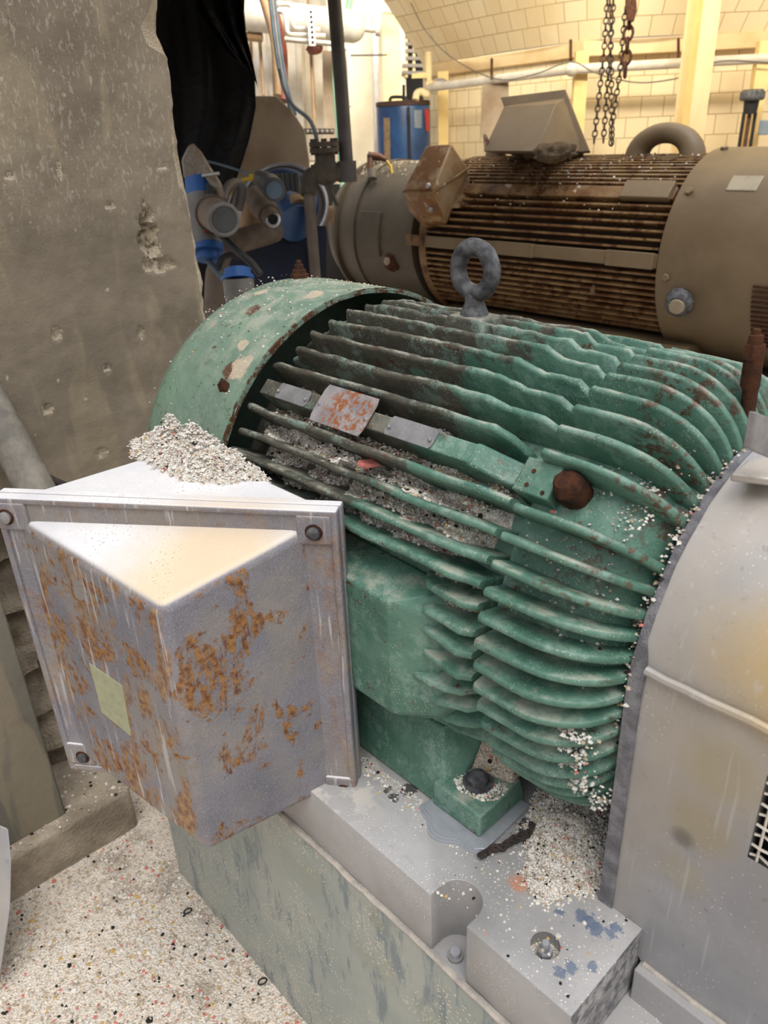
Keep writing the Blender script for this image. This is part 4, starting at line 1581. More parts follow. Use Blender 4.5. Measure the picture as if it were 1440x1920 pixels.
# small rusty junction box on the side
DJ = 2.98
fr = [at(800, 272, DJ + .05), at(847, 269, DJ), at(878, 316, DJ + .10), at(833, 400, DJ + .08), at(792, 400, DJ + .12), at(755, 358, DJ + .10), at(812, 357, DJ - .03)]
bk = [p + FWD * .20 + RGT * .03 for p in fr[:6]]
jb = MB().hull(fr + bk).build('junction_box', 'junction', tm, 40, bevel=.008, seg=3)
sp_ = [at(755, 360, DJ + .098), at(812, 361, DJ - .035), at(882, 312, DJ + .10)]
MB().tube(sp_, .0045, 6).build('box_seam', 'tanrust', jb)
for x, y, d in ((803, 348, DJ - .02), (808, 391, DJ + .07)):
    MB().sphere(at(x, y, d), .011, n=6).build('box_bolt', 'silver', jb)
mb = MB().hull([at(x, y, d) for x, y, d in ((812, 330, 3.12), (880, 330, 3.12), (880, 390, 3.12), (820, 390, 3.12), (850, 350, 3.35), (890, 380, 3.35))])
mb.build('box_neck', 'tanrust', jb)
# roof-shaped terminal box on top
DT = 2.95
TL, TR, BR, BL = at(938, 182, DT + .10), at(1060, 167, DT - .02), at(1106, 283, DT - .08), at(984, 296, DT + .06)
body = [at(945, 200, DT + .05), at(1043, 193, DT - .12), at(1006, 284, DT - .20), at(906, 284, DT + .0), at(1062, 182, DT), at(1098, 284, DT - .04)]
tb_ = MB().hull(body + [p + FWD * .05 for p in body[4:]] + [at(960, 196, DT + .15), at(960, 290, DT + .2)]).build('terminal_box', 'tan', tm, 30, bevel=.004)
nvb = (TR - TL).cross(BR - TR).normalized()
if nvb.dot(FWD) < 0: nvb = -nvb
MB().hull([p + nvb * k for p in (TL, TR, BR, BL) for k in (0, .018)]).build('box_flange', 'tan', tb_, bevel=.003)
MB().hull([at(906, 252, DT), at(912, 252, DT), at(926, 285, DT), at(908, 285, DT)] + [at(908, 252, DT + .1), at(926, 285, DT + .1)]).build('box_foot', 'tanrust', tb_)
o = MB().sphere(at(1040, 285, 2.74), .068, (1.15, 1.0, .48), 12, .35).build('nest_clump', 'nest', None, 60)
tag(o, 'pale clump of nest like debris on top of the tan motor', 'debris')
# plinth under tan motor
mb = MB().box((-2.3, 1.66, -.93), (.6, 2.42, -.28))
tag(mb.build('concrete_plinth', 'slab'), 'dark plinth under the big tan motor', 'plinth')
MB().box((-1.45, 1.72, -.285), (-.3, 2.32, -.18)).build('motor_feet', 'tan', tm)
pts = [TP(random.uniform(-1.5, -.45), .334, random.uniform(88, 150)) for _ in range(260)] + [TP(random.uniform(-2.2, -1.62), .318, random.uniform(85, 125)) for _ in range(300)]
flakes('top_grit', pts, (.0015, .006), weights=(15, 75, 0, 8, 0), parent=tm)['kind'] = 'stuff'

# ================================================================== yard things
col_ = thing('steel_column', (0, 0, 0), 'pale yellow painted steel column in front of the shingle wall', 'column')
ct, cb_ = at(1326, -40, 3.75), at(1293, 230, 3.75)
cb_ = Vector((ct.x, ct.y, -.9))
s_ = RGT.copy(); s_.z = 0; s_.normalize()
f_ = inw
for nm, a0, a1, b0, b1 in (('flange', -.05, .05, .05, .062), ('flange', -.05, .05, -.062, -.05), ('web', -.006, .006, -.05, .05)):
    rot = Matrix.Rotation(.35, 3, 'Z')
    MB().hull([Vector((ct.x, ct.y, 0)) + rot @ (s_ * a + f_ * b_) * 1.0 + ZUP * z for a in (a0, a1) for b_ in (b0, b1) for z in (-.9, 1.9)]).build(nm, 'yellow' if nm == 'web' else 'cream', col_)


def pipe(name, label, pts, r, mat, n=12, sm=0, cat='pipe', group=None):
    P_ = [at(*p) for p in pts]
    if sm: P_ = smoothpath(P_, sm)
    return tag(MB().tube(P_, r, n).build(name, mat, None, 60), label, cat, group)


# white service pipe along the wall with hangers
hp = thing('service_pipe', (0, 0, 0), 'long white horizontal pipe hung on the shingle wall with clamps', 'pipe')
MB().tube([at(800, 165, 5.0), at(1072, 130, 4.15), at(1460, 108, 4.02)], .024, 14).build('pipe_run', 'whitepipe', hp)
MB().sphere(at(1072, 130, 4.14), .036, n=8).build('pipe_joint', 'whitepipe', hp)
for x, y in ((922, 140), (1272, 103), (1070, 105)):
    d = 4.1 if x > 1000 else 4.5
    MB().tube([at(x, y - 30, d), at(x, y + 8, d)], .008, 8).build('hanger', 'rust', hp)
MB().tube([at(815, 158, 4.95), at(830, 158, 4.95), at(838, 157, 4.93)], [.035, .035, .02], 14).build('pipe_union', 'silver', hp)
pipe('grey_cable', 'thin grey cable draped across the shingle cove and wall', [(770, 5, 4.7), (800, 60, 4.7), (850, 110, 4.6), (930, 148, 4.3), (1000, 140, 4.15), (1070, 116, 4.05), (1120, 138, 4.0), (1200, 155, 4.0), (1290, 142, 4.0), (1350, 115, 4.0), (1450, 118, 4.0)], .0035, 'pipe_tan', 8, 6, 'cable')
# boarded patch
p_ = [at(902, 158, 4.68), at(950, 153, 4.60), at(950, 260, 4.60), at(898, 262, 4.68)]
tag(MB().hull([p + inw * k for p in p_ for k in (0.06, .075)]).build('wall_board', 'hood'), 'stained tan board fixed to the shingle wall above the tan motor', 'board')


def chain(label, pts, R_, r, mat='chain', name='hoist_chain', group='thin hoist chains'):
    P_ = [at(*p) for p in pts]
    L = seglens(P_)
    mb = MB()
    step = R_ * 2.7
    n = int(L[-1] / step)
    for i in range(n):
        dd = i * step
        k = max(j for j in range(len(L) - 1) if L[j] <= dd)
        t_ = (dd - L[k]) / (L[k + 1] - L[k])
        c = P_[k].lerp(P_[k + 1], t_)
        ax = (P_[k + 1] - P_[k]).normalized()
        s1 = RGT if i % 2 else FWD
        s1 = (s1 - ax * s1.dot(ax)).normalized()
        s1 = (s1 + ax.cross(s1) * .45).normalized()
        m2 = MB().torus((0, 0, 0), R_, r, ax, s1, 12, 6)
        for v in m2.V:
            q = v.dot(ax)
            v += ax * q * .55
            v += c
        mb.add(m2.V, m2.F)
    return tag(mb.build(name, mat, None, 60), label, 'chain', group)


chain('leftmost thin chain hanging down behind the tan motor', [(1140, -20, 3.3), (1133, 90, 3.3), (1112, 282, 3.3)], .010, .003)
chain('second thin chain from the left in front of the shingle wall', [(1152, -20, 3.32), (1142, 120, 3.32), (1130, 282, 3.32)], .010, .003)
chain('third thin chain from the left, ending behind the tan motor', [(1143, -20, 3.28), (1146, 120, 3.28), (1147, 282, 3.28)], .010, .003)
chain('rightmost thin chain next to the heavy load chain', [(1172, 20, 3.3), (1163, 130, 3.3), (1147, 240, 3.3), (1146, 282, 3.3)], .010, .003)
chain('heavy dark load chain ending in mid air above the tan motor', [(1180, 40, 3.25), (1170, 158, 3.25)], .019, .0062, 'rust', 'load_chain', None)
o = MB().hull([at(x, y, d) for x, y in ((1174, -30), (1192, -30), (1194, 20), (1188, 42), (1176, 40), (1172, 10)) for d in (3.22, 3.28)]).build('hook_block', 'rust', None, 30, bevel=.006)
tag(o, 'rusty hook block above the heavy load chain', 'hook')
# valve actuator right edge
va = thing('control_valve', (0, 0, 0), 'black diaphragm control valve at the right edge behind the tan motor', 'valve')
D_ = 4.0
up3 = ZUP
c_ = at(1411, 178, D_)
MB().tube([c_ - up3 * .026, c_ - up3 * .018, c_ + up3 * .012, c_ + up3 * .026], [.053, .061, .061, .047], 20).build('diaphragm_case', 'iron', va)
MB().tube([c_ - up3 * .026, c_ - up3 * .088], [.038, .033], 16).build('bonnet', 'blackcable', va)
for s1 in (-1, 1):
    a = c_ + RGT * .030 * s1
    MB().cyl(a - up3 * .08, a - up3 * .27, .009, 8).build('yoke_arm', 'blackcable', va)
MB().cyl(c_ - up3 * .08, c_ - up3 * .29, .010, 10).build('stem', 'brass', va)
MB().tube([c_ - up3 * .26, c_ - up3 * .29, c_ - up3 * .34], [.045, .06, .06], 16).build('valve_body', 'iron', va)
MB().cyl(c_ - up3 * .34, Vector((c_.x, c_.y, -.907)), .045, 16).build('valve_support', 'pipe_tan', va)  # pipe added down to the floor as a support under the valve
MB().box(c_ + Vector((.035, .05, -.19)), c_ + Vector((.09, .13, -.12))).build('positioner', 'greylabel', va, bevel=.004)

# blue box tank with lid, handle and cable
bt = thing('blue_tank', (0, 0, 0), 'upright blue tank with brown lid, handle and red label behind the tan motor', 'tank')
D_ = 5.25
c0 = at(757, 262, D_)
rr = 49.5 / FPX * D_
cz0, cz1 = at(757, 340, D_).z - .35, at(757, 200, D_).z
MB().tube([Vector((c0.x, c0.y, z)) for z in (cz0, cz1 - .01, cz1)], [rr, rr, rr * .985], 32).build('tank_body', 'blue', bt, 50, bevel=.004)
MB().tube([Vector((c0.x, c0.y, z)) for z in (cz1, cz1 + .025, cz1 + .03)], [rr * 1.01, rr * 1.01, rr * .95], 32).build('tank_lid', 'rim_brown', bt, 30)
hd = [at(732, 194, D_ - .12), at(733, 183, D_ - .12), at(752, 182, D_ - .12), at(764, 186, D_ - .12), at(772, 200, D_ - .12)]
MB().tube(smoothpath(hd, 4), .011, 8).build('handle', 'blackcable', bt, 60)
def vcp(px, py, r):
    "point seen at px, py on the upright cylinder of the tank"
    d = ray(px, py)
    ox, oy = CAM.x - c0.x, CAM.y - c0.y
    a = d.x ** 2 + d.y ** 2
    b = 2 * (ox * d.x + oy * d.y)
    c = ox * ox + oy * oy - r * r
    t_ = (-b - math.sqrt(max(0, b * b - 4 * a * c))) / (2 * a)
    return CAM + d * t_


MB().tube(smoothpath([at(760, 184, D_ - .12)] + [vcp(x, y, rr + .012) for x, y in ((766, 206), (767, 240), (768, 280), (770, 315), (766, 335))], 5), .010, 8).build('tank_cable', 'blackcable', bt, 60)


def tankpatch(name, mat, quad):
    mb = MB()
    (xa, ya), (xb, yb), (xc, yc), (xd, yd) = quad
    n = 5
    for k in range(n):
        u0, u1 = k / n, (k + 1) / n
        q = [(xa + (xb - xa) * u0, ya), (xa + (xb - xa) * u1, yb), (xd + (xc - xd) * u1, yc), (xd + (xc - xd) * u0, yd)]
        mb.hull([vcp(x, y, rr + o_) for x, y in q for o_ in (-.004, .004)])
    return mb.build(name, mat, bt)


tankpatch('sight_strip', 'gauge_tan', ((719, 221), (731, 221), (733, 330), (721, 330)))
tankpatch('red_label', 'red', ((796, 205), (805, 205), (805, 246), (799, 246)))
tankpatch('grey_label', 'greylabel', ((776, 206), (791, 206), (791, 240), (777, 240)))
for x, y in ((775, 186), (798, 190)):
    MB().sphere(at(x, y + 2, D_), .012, n=5).build('lid_knob', 'rim_brown', bt)
MB().tube([at(757, 160, 5.25), at(757, 196, 5.25)], .010, 8).build('lid_rod', 'blackcable', bt)
# cream valve cluster above tank
cvv = thing('cream_valve', (0, 0, 0), 'cream painted pipe valve with curved pipe above the blue tank', 'valve')
MB().tube(smoothpath([at(779, 188, 5.0), at(782, 175, 5.0), at(792, 172, 5.0), at(800, 178, 5.0), at(803, 160, 5.0), at(803, 100, 5.0)], 5), .022, 12).build('bend', 'cream', cvv)
MB().tube([at(798, 158, 4.98), at(835, 156, 4.98)], .02, 12).build('spool', 'cream', cvv)
MB().hull([at(x, y, d) for x, y in ((772, 138), (800, 136), (800, 146), (772, 147)) for d in (4.9, 5.1)]).build('bracket', 'yellow', cvv)
# grey long pipe and valve
D_ = 2.75
lp = thing('swing_check_valve', (0, 0, 0), 'dusty cast check valve with bolted cap joining two grey pipes', 'valve')
MB().tube([at(584, 326, D_), at(655, 322, D_)], .030, 18).build('valve_body', 'valve', lp, 50)
MB().sphere(at(611, 322, D_), .050, (1, 1, .95), 10).build('valve_bowl', 'valve', lp, 60)
cU = at(611, 322, D_)
MB().cyl(cU, cU + ZUP * .075, .036, 20).build('valve_neck', 'valve', lp)
vf = MB()
vf.cyl(cU + ZUP * .062, cU + ZUP * .078, .053, 20)
vf.cyl(cU + ZUP * .081, cU + ZUP * .097, .053, 20)
vf = vf.build('cap_flange', 'valve', lp)
for k in range(8):
    a = 2 * PI * k / 8
    q = cU + Vector((math.cos(a) * .043, math.sin(a) * .043, .055))
    MB().cyl(q, q + ZUP * .052, .006, 6).build('flange_bolt', 'valve', vf)
MB().tube(smoothpath([at(600, 326, D_), at(582, 330, D_), at(578, 345, D_), at(578, 365, D_)], 5), .027, 16).build('elbow', 'valve', lp, 60)
e0 = at(651, 325, D_)
MB().cyl(e0 - ZUP * .028, e0 + ZUP * .040, .034, 20).build('coupling', 'greypipe', lp)
pb = at(578, 350, D_)
tag(MB().cyl(pb, Vector((pb.x + .01, pb.y, -.9)), .0205, 18).build('drop_pipe', 'pipe_tan'), 'dusty grey pipe dropping straight down from the check valve', 'pipe')
tag(MB().tube([e0, at(640, 170, D_ - .02), at(622, -60, D_ - .05)], .0245, 18).build('riser_pipe', 'greypipe'), 'dark grey pipe rising from the check valve to the top of the photo', 'pipe')
pipe('drain_rod', 'small bent rod hanging under the check valve', [(617, 340, 2.75), (622, 360, 2.72), (632, 385, 2.7)], .007, 'valve')
pipe('mint_pipe', 'mint green thin pipe just behind the dark grey riser pipe', [(659, -20, 4.0), (652, 20, 4.0), (640, 60, 4.0), (629, 130, 4.0), (636, 250, 4.0), (646, 380, 4.0)], .017, 'greenpipe', 10, 4)
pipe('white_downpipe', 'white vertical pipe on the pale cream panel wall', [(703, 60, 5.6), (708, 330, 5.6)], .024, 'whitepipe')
pipe('white_branch', 'white bent pipe at the top of the white downpipe', [(745, 22, 5.6), (715, 20, 5.6), (705, 40, 5.6), (703, 66, 5.6)], .024, 'whitepipe', 12, 4)
pipe('thin_rod', 'thin horizontal rod crossing the white downpipe', [(657, 104, 5.4), (726, 103, 5.4)], .006, 'pipe_tan')
# brass tap
tp = thing('brass_tap', (0, 0, 0), 'small tarnished brass tap left of the blue tank', 'tap')
D_ = 3.5
MB().tube([at(698, 335, D_), at(698, 318, D_)], .022, 12).build('tap_base', 'pipe_tan', tp)
MB().tube([at(694, 318, D_), at(694, 290, D_)], .014, 12).build('tap_stem', 'brass', tp)
MB().tube([at(690, 292, D_), at(712, 294, D_), at(724, 300, D_)], [.018, .016, .010], 12).build('tap_head', 'brass', tp)
pipe('loop_cable', 'thin black cable looping low in front of the blue tank', [(720, 320, 3.6), (740, 308, 3.6), (760, 309, 3.6), (775, 322, 3.6)], .007, 'blackcable', 8, 5, 'cable')
MB().tube([at(726, 303, 3.5), at(733, 312, 3.5), at(735, 326, 3.5)], .006, 8).build('cord', 'yellowcable', tp)
# horizontal vessel
vs_ = thing('horizontal_vessel', (0, 0, 0), 'white horizontal pressure vessel with a domed end near the top left', 'vessel')
D_ = 4.0
a, b = at(438, 24, D_), at(660, 50, D_)
ax = (b - a).normalized()
R_ = 27 / FPX * D_
MB().tube([a, b] + [b + ax * R_ * .95 * math.sin(k * PI / 12) for k in range(1, 6)], [R_, R_] + [R_ * math.cos(k * PI / 12) for k in range(1, 6)], 28).build('shell', 'whitepipe', vs_, 60)
MB().tube([b + ax * R_ * .8, b + ax * (R_ + .055)], .018, 12).build('nozzle', 'whitepipe', vs_)
MB().tube([b + ax * (R_ + .05), b + ax * (R_ + .075)], .03, 12).build('nozzle_flange', 'whitepipe', vs_)
# bracket channel + bent conduits
br_ = thing('perforated_bracket', (0, 0, 0), 'perforated steel strut in front of the white vessel', 'bracket')
MB().hull([at(x, y, d) for x, y in ((575, 16), (588, 14), (592, 86), (580, 86)) for d in (3.55, 3.6)]).build('strut', 'whitepipe', br_)
for i in range(7):
    MB().sphere(at(583 + i * .6, 22 + i * 9.5, 3.548), .006, n=4).build('strut_hole', 'dark', br_)
for i, pts in enumerate((((516, 8, 3.6), (545, 10, 3.6), (549, 30, 3.6), (552, 52, 3.6), (570, 54, 3.6), (600, 56, 3.6)),
                         ((516, 20, 3.6), (532, 24, 3.6), (537, 45, 3.6), (541, 64, 3.6), (565, 66, 3.6), (610, 68, 3.6)),
                         ((534, 74, 3.6), (575, 78, 3.6), (625, 83, 3.6), (650, 92, 3.6), (653, 110, 3.6), (655, 200, 3.65)))):
    pipe('bent_conduit', 'white bent conduit under the vessel, ' + ('topmost', 'middle', 'lowest')[i] + ' of three', pts, .011, 'whitepipe', 10, 3, 'conduit', 'white conduits by the vessel')
# ribbed white panels
for i, (xa, xb, xc, xd, d) in enumerate(((460, 505, 528, 478, 4.35), (508, 560, 600, 545, 4.5), (560, 610, 645, 600, 4.66))):
    q = [at(xa, -40, d), at(xb, -40, d), at(xd if 0 else xb + 12, 300, d), at(xa + 12, 300, d)]
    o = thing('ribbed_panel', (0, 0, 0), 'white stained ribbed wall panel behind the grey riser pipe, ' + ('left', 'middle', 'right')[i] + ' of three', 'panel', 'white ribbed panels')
    MB().hull([p + FWD * k for p in q for k in (0, .03)]).build('panel_sheet', 'panelwhite', o)
    for k in range(3):
        u_ = .15 + k * .35
        MB().tube([q[0].lerp(q[1], u_), q[3].lerp(q[2], u_)], .009, 6).build('rib', 'panelwhite', o)
for i, (x0, x1, y1) in enumerate(((466, 471, 110), (481, 494, 180), (512, 520, 180), (577, 590, 240))):
    pipe('stained_pipe', 'brown stained vertical pipe in front of the white panels, ' + ('first', 'second', 'third', 'fourth')[i] + ' from the left', [(x0, -20, 4.2), (x1, y1, 4.2)], .009, 'brownpipe', 8, 0, 'pipe', 'brown pipes by the white panels')
q = [at(604, 95, 4.3), at(629, 95, 4.3), at(636, 640, 4.3), at(616, 640, 4.3)]
tag(MB().hull([p + FWD * k for p in q for k in (0, .02)]).build('rusty_post', 'hood'), 'stained tan post between the white panels and the riser pipe', 'post')
q = at(590, 92, 4.1)
MB().sphere(q, .055, (1, .6, .5), 8, .2).build('rusty_cap', 'redhose', vs_)
pipe('clamp_bar', 'small brown clamp bar across the leftmost brown pipes', [(463, 68, 4.05), (492, 71, 4.05)], .022, 'brownpipe', 8, 0, 'clamp')
pipe('red_hose', 'red brown hose hanging down left of the white panels', [(505, -20, 3.7), (518, 40, 3.7), (529, 100, 3.7), (530, 190, 3.7)], .026, 'redhose', 12, 4, 'hose')
pipe('brown_conduit', 'brown curved conduit left of the red hose', [(484, -30, 3.6), (500, 20, 3.6), (515, 80, 3.6), (520, 180, 3.6)], .020, 'brownpipe', 12, 4, 'conduit')
for i, (dx, c) in enumerate(((0, 'bluecable'), (5, 'greycable'), (9, 'bluecable'))):
    pipe('hanging_cable', ('blue grey cable, left one of the bundle over the red hose', 'pale grey cable in the middle of the hanging bundle', 'blue grey cable, right one of the hanging bundle')[i],
         [(505 + dx, -10, 3.4), (513 + dx, 60, 3.4), (523 + dx, 130, 3.38), (538 + dx * .5, 180, 3.35), (545 + dx, 215, 3.35)], .0075, c, 8, 5, 'cable', 'cables hanging over the red hose')
pipe('control_cable', 'dark cable curving down to the top of the check valve', [(524, 130, 3.3), (532, 165, 3.3), (550, 198, 3.2), (578, 222, 3.0), (590, 245, 2.85), (596, 275, 2.75)], .008, 'bluecable', 8, 6, 'cable')
ps = thing('perforated_strap', (0, 0, 0), 'dark perforated strap across the white panels above the check valve', 'strap')
MB().hull([at(x, y, d) for x, y in ((570, 241), (627, 241), (627, 252), (570, 252)) for d in (3.4, 3.42)]).build('strap_bar', 'valve', ps)
for i in range(6):
    MB().sphere(at(577 + i * 9, 246.5, 3.396), .008, n=4).build('strap_hole', 'panelwhite', ps)

# tan hood sheet
q = [(478, 180), (519, 180), (552, 214), (572, 245), (580, 300), (582, 345), (440, 345), (452, 310), (466, 250)]
tag(MB().hull([at(x, y, 3.22) for x, y in q] + [at(x, y, 3.26) for x, y in q]).build('sheet_hood', 'hood', None, 30, bevel=.004), 'tan tapered sheet metal hood behind the blue pump', 'hood')


# black tarpaulin
def tarp(name, left, right, d0_, amp, label, seed):
    V, F = [], []
    NR, NC = 60, 34
    def lerpl(L, t_):
        f = t_ * (len(L) - 1); i = min(int(f), len(L) - 2)
        return (L[i][0] + (L[i + 1][0] - L[i][0]) * (f - i), L[i][1] + (L[i + 1][1] - L[i][1]) * (f - i))
    for s2 in (0, 1):
        for i in range(NR + 1):
            t_ = i / NR
            l, r = lerpl(left, t_), lerpl(right, t_)
            for k in range(NC + 1):
                u_ = k / NC
                x, y = l[0] + (r[0] - l[0]) * u_, l[1] + (r[1] - l[1]) * u_
                fold = amp * (math.sin(u_ * 17 + 3 * t_ + seed) * .5 + noise.fractal(Vector((u_ * 5, t_ * 2.2, seed)), 1, 2, 3))
                V.append(at(x, y, d0_ + fold + .004 * s2))
    n1 = (NR + 1) * (NC + 1)
    for i in range(NR):
        for k in range(NC):
            b_ = i * (NC + 1) + k
            F.append([b_, b_ + 1, b_ + NC + 2, b_ + NC + 1])
            F.append([n1 + b_, n1 + b_ + NC + 1, n1 + b_ + NC + 2, n1 + b_ + 1])
    return tag(fin_obj(name, V, F, 'tarp', None, 60), label, 'tarpaulin')


tarp('black_tarpaulin', [(262, -60), (285, 200), (300, 420)], [(462, -60), (458, 20), (462, 60), (478, 150), (480, 200), (468, 260), (456, 300), (440, 345), (420, 400), (400, 430)], 2.78, .02, 'black plastic tarpaulin hanging behind the chipped wall edge', 1)
tarp('tarpaulin_fold', [(335, -60), (372, 20), (395, 55), (430, 100), (455, 125), (478, 150)], [(452, -60), (452, 0), (458, 25), (463, 70), (475, 120), (484, 165)], 2.62, .035, 'glossy black fold of plastic over the top of the tarpaulin', 5)
# dark sheets added to stand for the shade behind the pumps
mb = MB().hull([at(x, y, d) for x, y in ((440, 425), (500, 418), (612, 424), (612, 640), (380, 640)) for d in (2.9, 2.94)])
tag(mb.build('pump_shade', 'navy'), 'dark navy sheet added for the shade behind the pumps', 'shade_sheet')
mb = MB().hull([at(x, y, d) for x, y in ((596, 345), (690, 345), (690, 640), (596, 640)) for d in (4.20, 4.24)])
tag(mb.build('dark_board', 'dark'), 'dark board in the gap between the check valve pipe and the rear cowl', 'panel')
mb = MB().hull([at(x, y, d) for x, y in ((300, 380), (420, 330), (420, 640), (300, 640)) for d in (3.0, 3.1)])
tag(mb.build('shade_backdrop', 'dark'), 'black sheet added for the shade behind the blue and white meter', 'shade_screen')
pipe('ochre_beam', 'ochre stained beam running from the blue pump to the rear cowl', [(560, 400, 3.3), (625, 402, 3.3)], .035, 'brownpipe', 10, 0, 'beam')

# blue dome pump
pm = thing('blue_pump', (0, 0, 0), 'blue round pump housing with a cream rim behind the check valve', 'pump')
D_ = 3.0
c_ = at(532, 385, D_)
vw = -(FWD + Vector((0, 0, -.1))).normalized()
s1 = vw.cross(ZUP).normalized(); s2 = s1.cross(vw)
rim = []
R_ = 82 / FPX * D_
MB().tube([c_ + vw * (-.10), c_ + vw * 0], [R_, R_ * .98], 40).build('pump_drum', 'creamrim', pm, 40)
MB().torus(c_ + vw * .0, R_ * .97, .010, s1, s2, 48, 8).build('drum_rim', 'silver', pm)
MB().tube([c_, c_ + vw * .035, c_ + vw * .05], [R_ * .80, R_ * .78, R_ * .65], 40).build('pump_face', 'blue', pm, 40)
nm = MB()
for i in range(5):
    a = at(520 + i * 9, 326, D_ - .1); b = at(524 + i * 9, 368, D_ - .1)
    nm.tube([a, b], .011, 8)
nm.build('pump_ribs', 'greyplastic', pm)
MB().tube([at(540, 395, D_ - .1), at(556, 420, D_ - .16)], [.075, .07], 24).build('suction_ring', 'blue', pm, 40)
MB().tube([at(552, 392, D_ - .13), at(562, 400, D_ - .17)], [.055, .05], 20).build('suction_pipe', 'brownpipe', pm, 40)
# blue and white meter on the left
mt = thing('flow_meter', (0, 0, 0), 'white cylindrical meter with blue top and bottom caps beside the chipped wall', 'meter')
D_ = 2.35


def vcyl(px, py0, py1, rpx, d, name, mat, par, n=24, taper=1.0):
    a, b = at(px, py0, d), at(px + (py1 - py0) * .10, py1, d)
    return MB().tube([a, b], [rpx / FPX * d, rpx * taper / FPX * d], n).build(name, mat, par, 40)


vcyl(374, 338, 372, 27, D_, 'top_cap', 'bluebright', mt)
vcyl(378, 370, 462, 31, D_, 'meter_body', 'white_plastic', mt)
vcyl(388, 460, 472, 31, D_, 'bottom_rim', 'bluebright', mt)
vcyl(389, 472, 487, 22, D_, 'bottom_cap', 'bluebright', mt)
MB().hull([at(x, y, d) for x, y in ((377, 392), (387, 395), (391, 432), (382, 436)) for d in (D_ - .052, D_ - .045)]).build('red_tag', 'red', mt)
tag(MB().tube([at(386, 484, D_), at(430, 535, D_ + .02)], .010, 10).build('blue_tube', 'bluecable'), 'thin blue tube running down from the flow meter', 'tube')
sg = thing('sight_glass', (0, 0, 0), 'round dusty sight glass facing forward on the flow meter', 'gauge')
ca = at(398, 400, D_ - .07); cb2 = at(420, 412, D_ - .17)
ax = (cb2 - ca).normalized()
MB().tube([ca - ax * .02, ca, ca + ax * .01, ca + ax * .01, cb2], [.045, .054, .054, .047, .046], 30).build('glass_body', 'dustpipe', sg, 40)
MB().torus(cb2, .041, .006, ax.orthogonal().normalized(), ax.cross(ax.orthogonal().normalized()), 32, 8).build('glass_rim', 'white_plastic', sg)
MB().tube([cb2 - ax * .004, cb2 + ax * .002], .035, 28).build('glass_face', 'greyplastic', sg)
bag = [(345, 335), (340, 300), (352, 275), (362, 268), (378, 285), (392, 310), (405, 330), (414, 352), (416, 365), (395, 372), (372, 345)]
ob = MB().hull([at(x, y, 2.32) for x, y in bag[:7] + [(388, 336)]] + [at(x, y, 2.44) for x, y in bag[:6] + [(388, 336)]])
tag(ob.build('plastic_bag', 'poly', None, 30, bevel=.006, seg=2), 'crumpled clear plastic bag tied over the top of the flow meter', 'bag')
pipe('bag_strip', 'strip of clear plastic hanging right of the flow meter', [(386, 318, 2.3), (398, 335, 2.3), (408, 352, 2.3), (412, 372, 2.32)], .016, 'poly', 10, 5, 'plastic strip')
pipe('small_lever', 'small grey lever sticking out above the flow meter', [(380, 329, 2.28), (410, 325, 2.25)], .005, 'silver', 8, 0, 'lever')
MBk = MB().hull([at(x, y, d) for x, y in ((386, 345), (400, 350), (402, 372), (388, 372)) for d in (2.26, 2.32)])
tag(MBk.build('black_clip', 'blackcable', None, 30, bevel=.003), 'small black clip at the top of the flow meter', 'clip')
# hoses and fittings
pipe('flexible_hose', 'dusty grey flexible hose arching over the sight glass', [(416, 378, 2.32), (424, 356, 2.36), (440, 344, 2.4), (452, 352, 2.42), (450, 375, 2.42), (446, 392, 2.42)], .016, 'greypipe', 14, 6, 'hose')
pipe('yellow_lead', 'yellow cable running to the grey connector', [(424, 372, 2.5), (440, 350, 2.5), (455, 338, 2.5), (478, 333, 2.48)], .006, 'yellowcable', 8, 6, 'cable')
pipe('yellow_boot', 'yellow cable boot at the grey connector', [(468, 333, 2.47), (485, 333, 2.47)], .011, 'yellowcable', 10, 0, 'boot')
gc = thing('grey_connector', (0, 0, 0), 'blue grey round plug connector in front of the blue pump', 'connector')
MB().tube([at(488, 335, 2.48), at(505, 345, 2.42)], [.026, .034], 18).build('connector_body', 'greyplastic', gc)
MB().tube([at(505, 345, 2.43), at(514, 356, 2.35)], [.034, .036], 22).build('connector_socket', 'greyplastic', gc)
MB().tube([at(513.5, 355.5, 2.352), at(514.5, 357, 2.342)], [.025, .025], 20).build('connector_face', 'bluecable', gc)
tf = thing('pipe_fitting', (0, 0, 0), 'dusty tan angled pipe fitting with a round silver mouth', 'fitting')
MB().tube([at(478, 368, 2.7), at(495, 392, 2.6)], [.038, .040], 20).build('fitting_arm', 'dustpipe', tf)
MB().tube([at(490, 385, 2.62), at(506, 405, 2.48)], [.044, .038], 20).build('fitting_barrel', 'dustpipe', tf)
MB().torus(at(512, 412, 2.44), .020, .005, RGT, UPV, 24, 8).build('fitting_mouth', 'silver', tf)
MB().tube([at(506, 405, 2.48), at(512, 412, 2.445)], [.03, .026], 20).build('fitting_neck', 'dustpipe', tf)
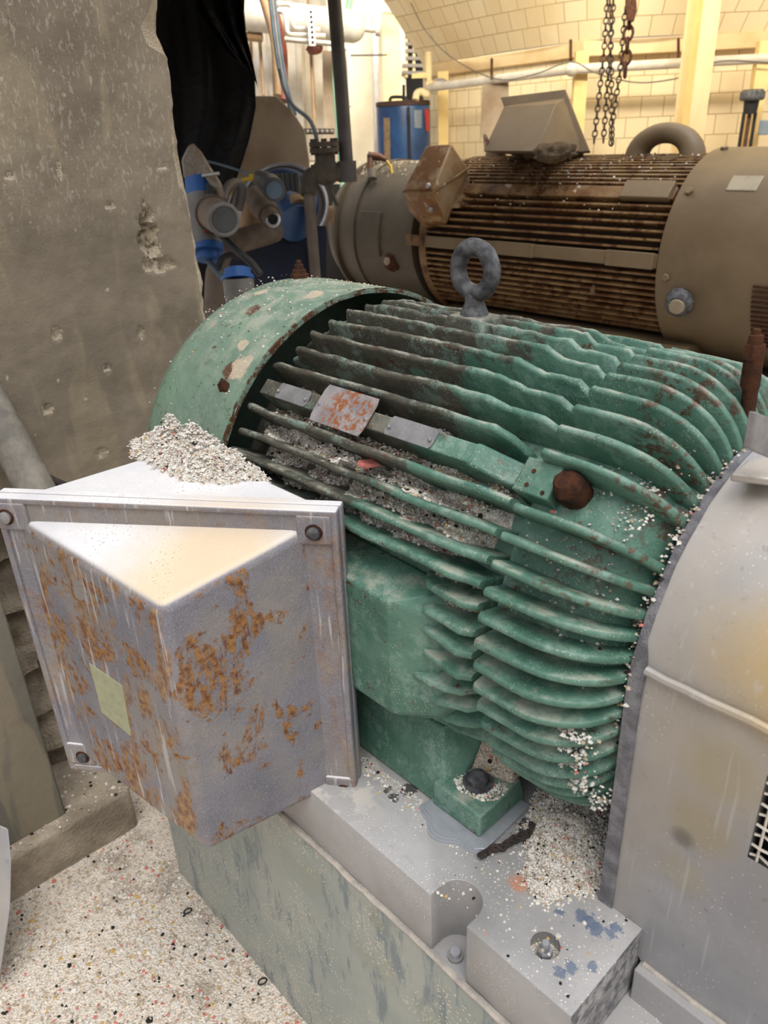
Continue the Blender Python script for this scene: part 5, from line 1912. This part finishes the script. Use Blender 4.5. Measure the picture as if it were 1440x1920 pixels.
MB().tube([at(512, 412, 2.444), at(512.4, 412.4, 2.438)], .017, 16).build('fitting_bore', 'dark', tf)
for i, (pts, r, m_, lb) in enumerate((
        ([(480, 372, 2.72), (470, 410, 2.72), (465, 440, 2.72)], .036, 'brownpipe', 'upright brown pipe behind the tan fitting'),
        ([(425, 462, 2.62), (455, 450, 2.66), (490, 440, 2.7), (515, 432, 2.75)], .040, 'dustpipe', 'thick dusty pipe running back below the tan fitting'),
        ([(400, 900, 2.5), (402, 560, 2.5), (410, 500, 2.5), (418, 475, 2.55), (432, 458, 2.6)], .033, 'dustpipe', 'dusty bent pipe rising beside the lower blue cap'),
        ([(412, 436, 2.3), (432, 458, 2.28), (450, 475, 2.26), (470, 492, 2.26), (488, 515, 2.26)], .011, 'blackcable', 'black cable sagging below the sight glass'),
        ([(408, 505, 2.34), (416, 486, 2.34), (432, 478, 2.34), (450, 484, 2.34)], .009, 'blackcable', 'black cable loop over the lower blue cap'),
        ([(352, 295, 2.6), (400, 305, 2.6), (450, 320, 2.62), (480, 330, 2.6), (520, 335, 2.6)], .004, 'bluecable', 'thin blue wires crossing in front of the black tarpaulin'),
        ([(404, 300, 2.95), (430, 335, 2.9), (442, 360, 2.9), (420, 420, 2.8)], .014, 'greypipe', 'pale curved tube at the edge of the blue pump'))):
    pipe(('upright_pipe', 'dusty_pipe', 'bent_pipe', 'sagging_cable', 'cable_loop', 'blue_wires', 'curved_tube')[i], lb, pts, r, m_, 14, 5, 'cable' if 'cable' in m_ else 'pipe')
lc = thing('lower_cap', (0, 0, 0), 'bright blue round cap just above the green fan cowl', 'cap')
vcyl(445, 506, 520, 25, 2.2, 'cap_top', 'bluebright', lc)
p_ = at(446, 519, 2.2)
MB().cyl(p_, Vector((p_.x, p_.y, -.905)), .044, 24).build('cap_body', 'white_plastic', lc)
vcyl(446, 518, 526, 30, 2.2, 'cap_rim', 'bluebright', lc)
MB().sphere(at(445, 505, 2.2), .03, (1, 1, .2), 6, .3).build('cap_dust', 'dust', lc)
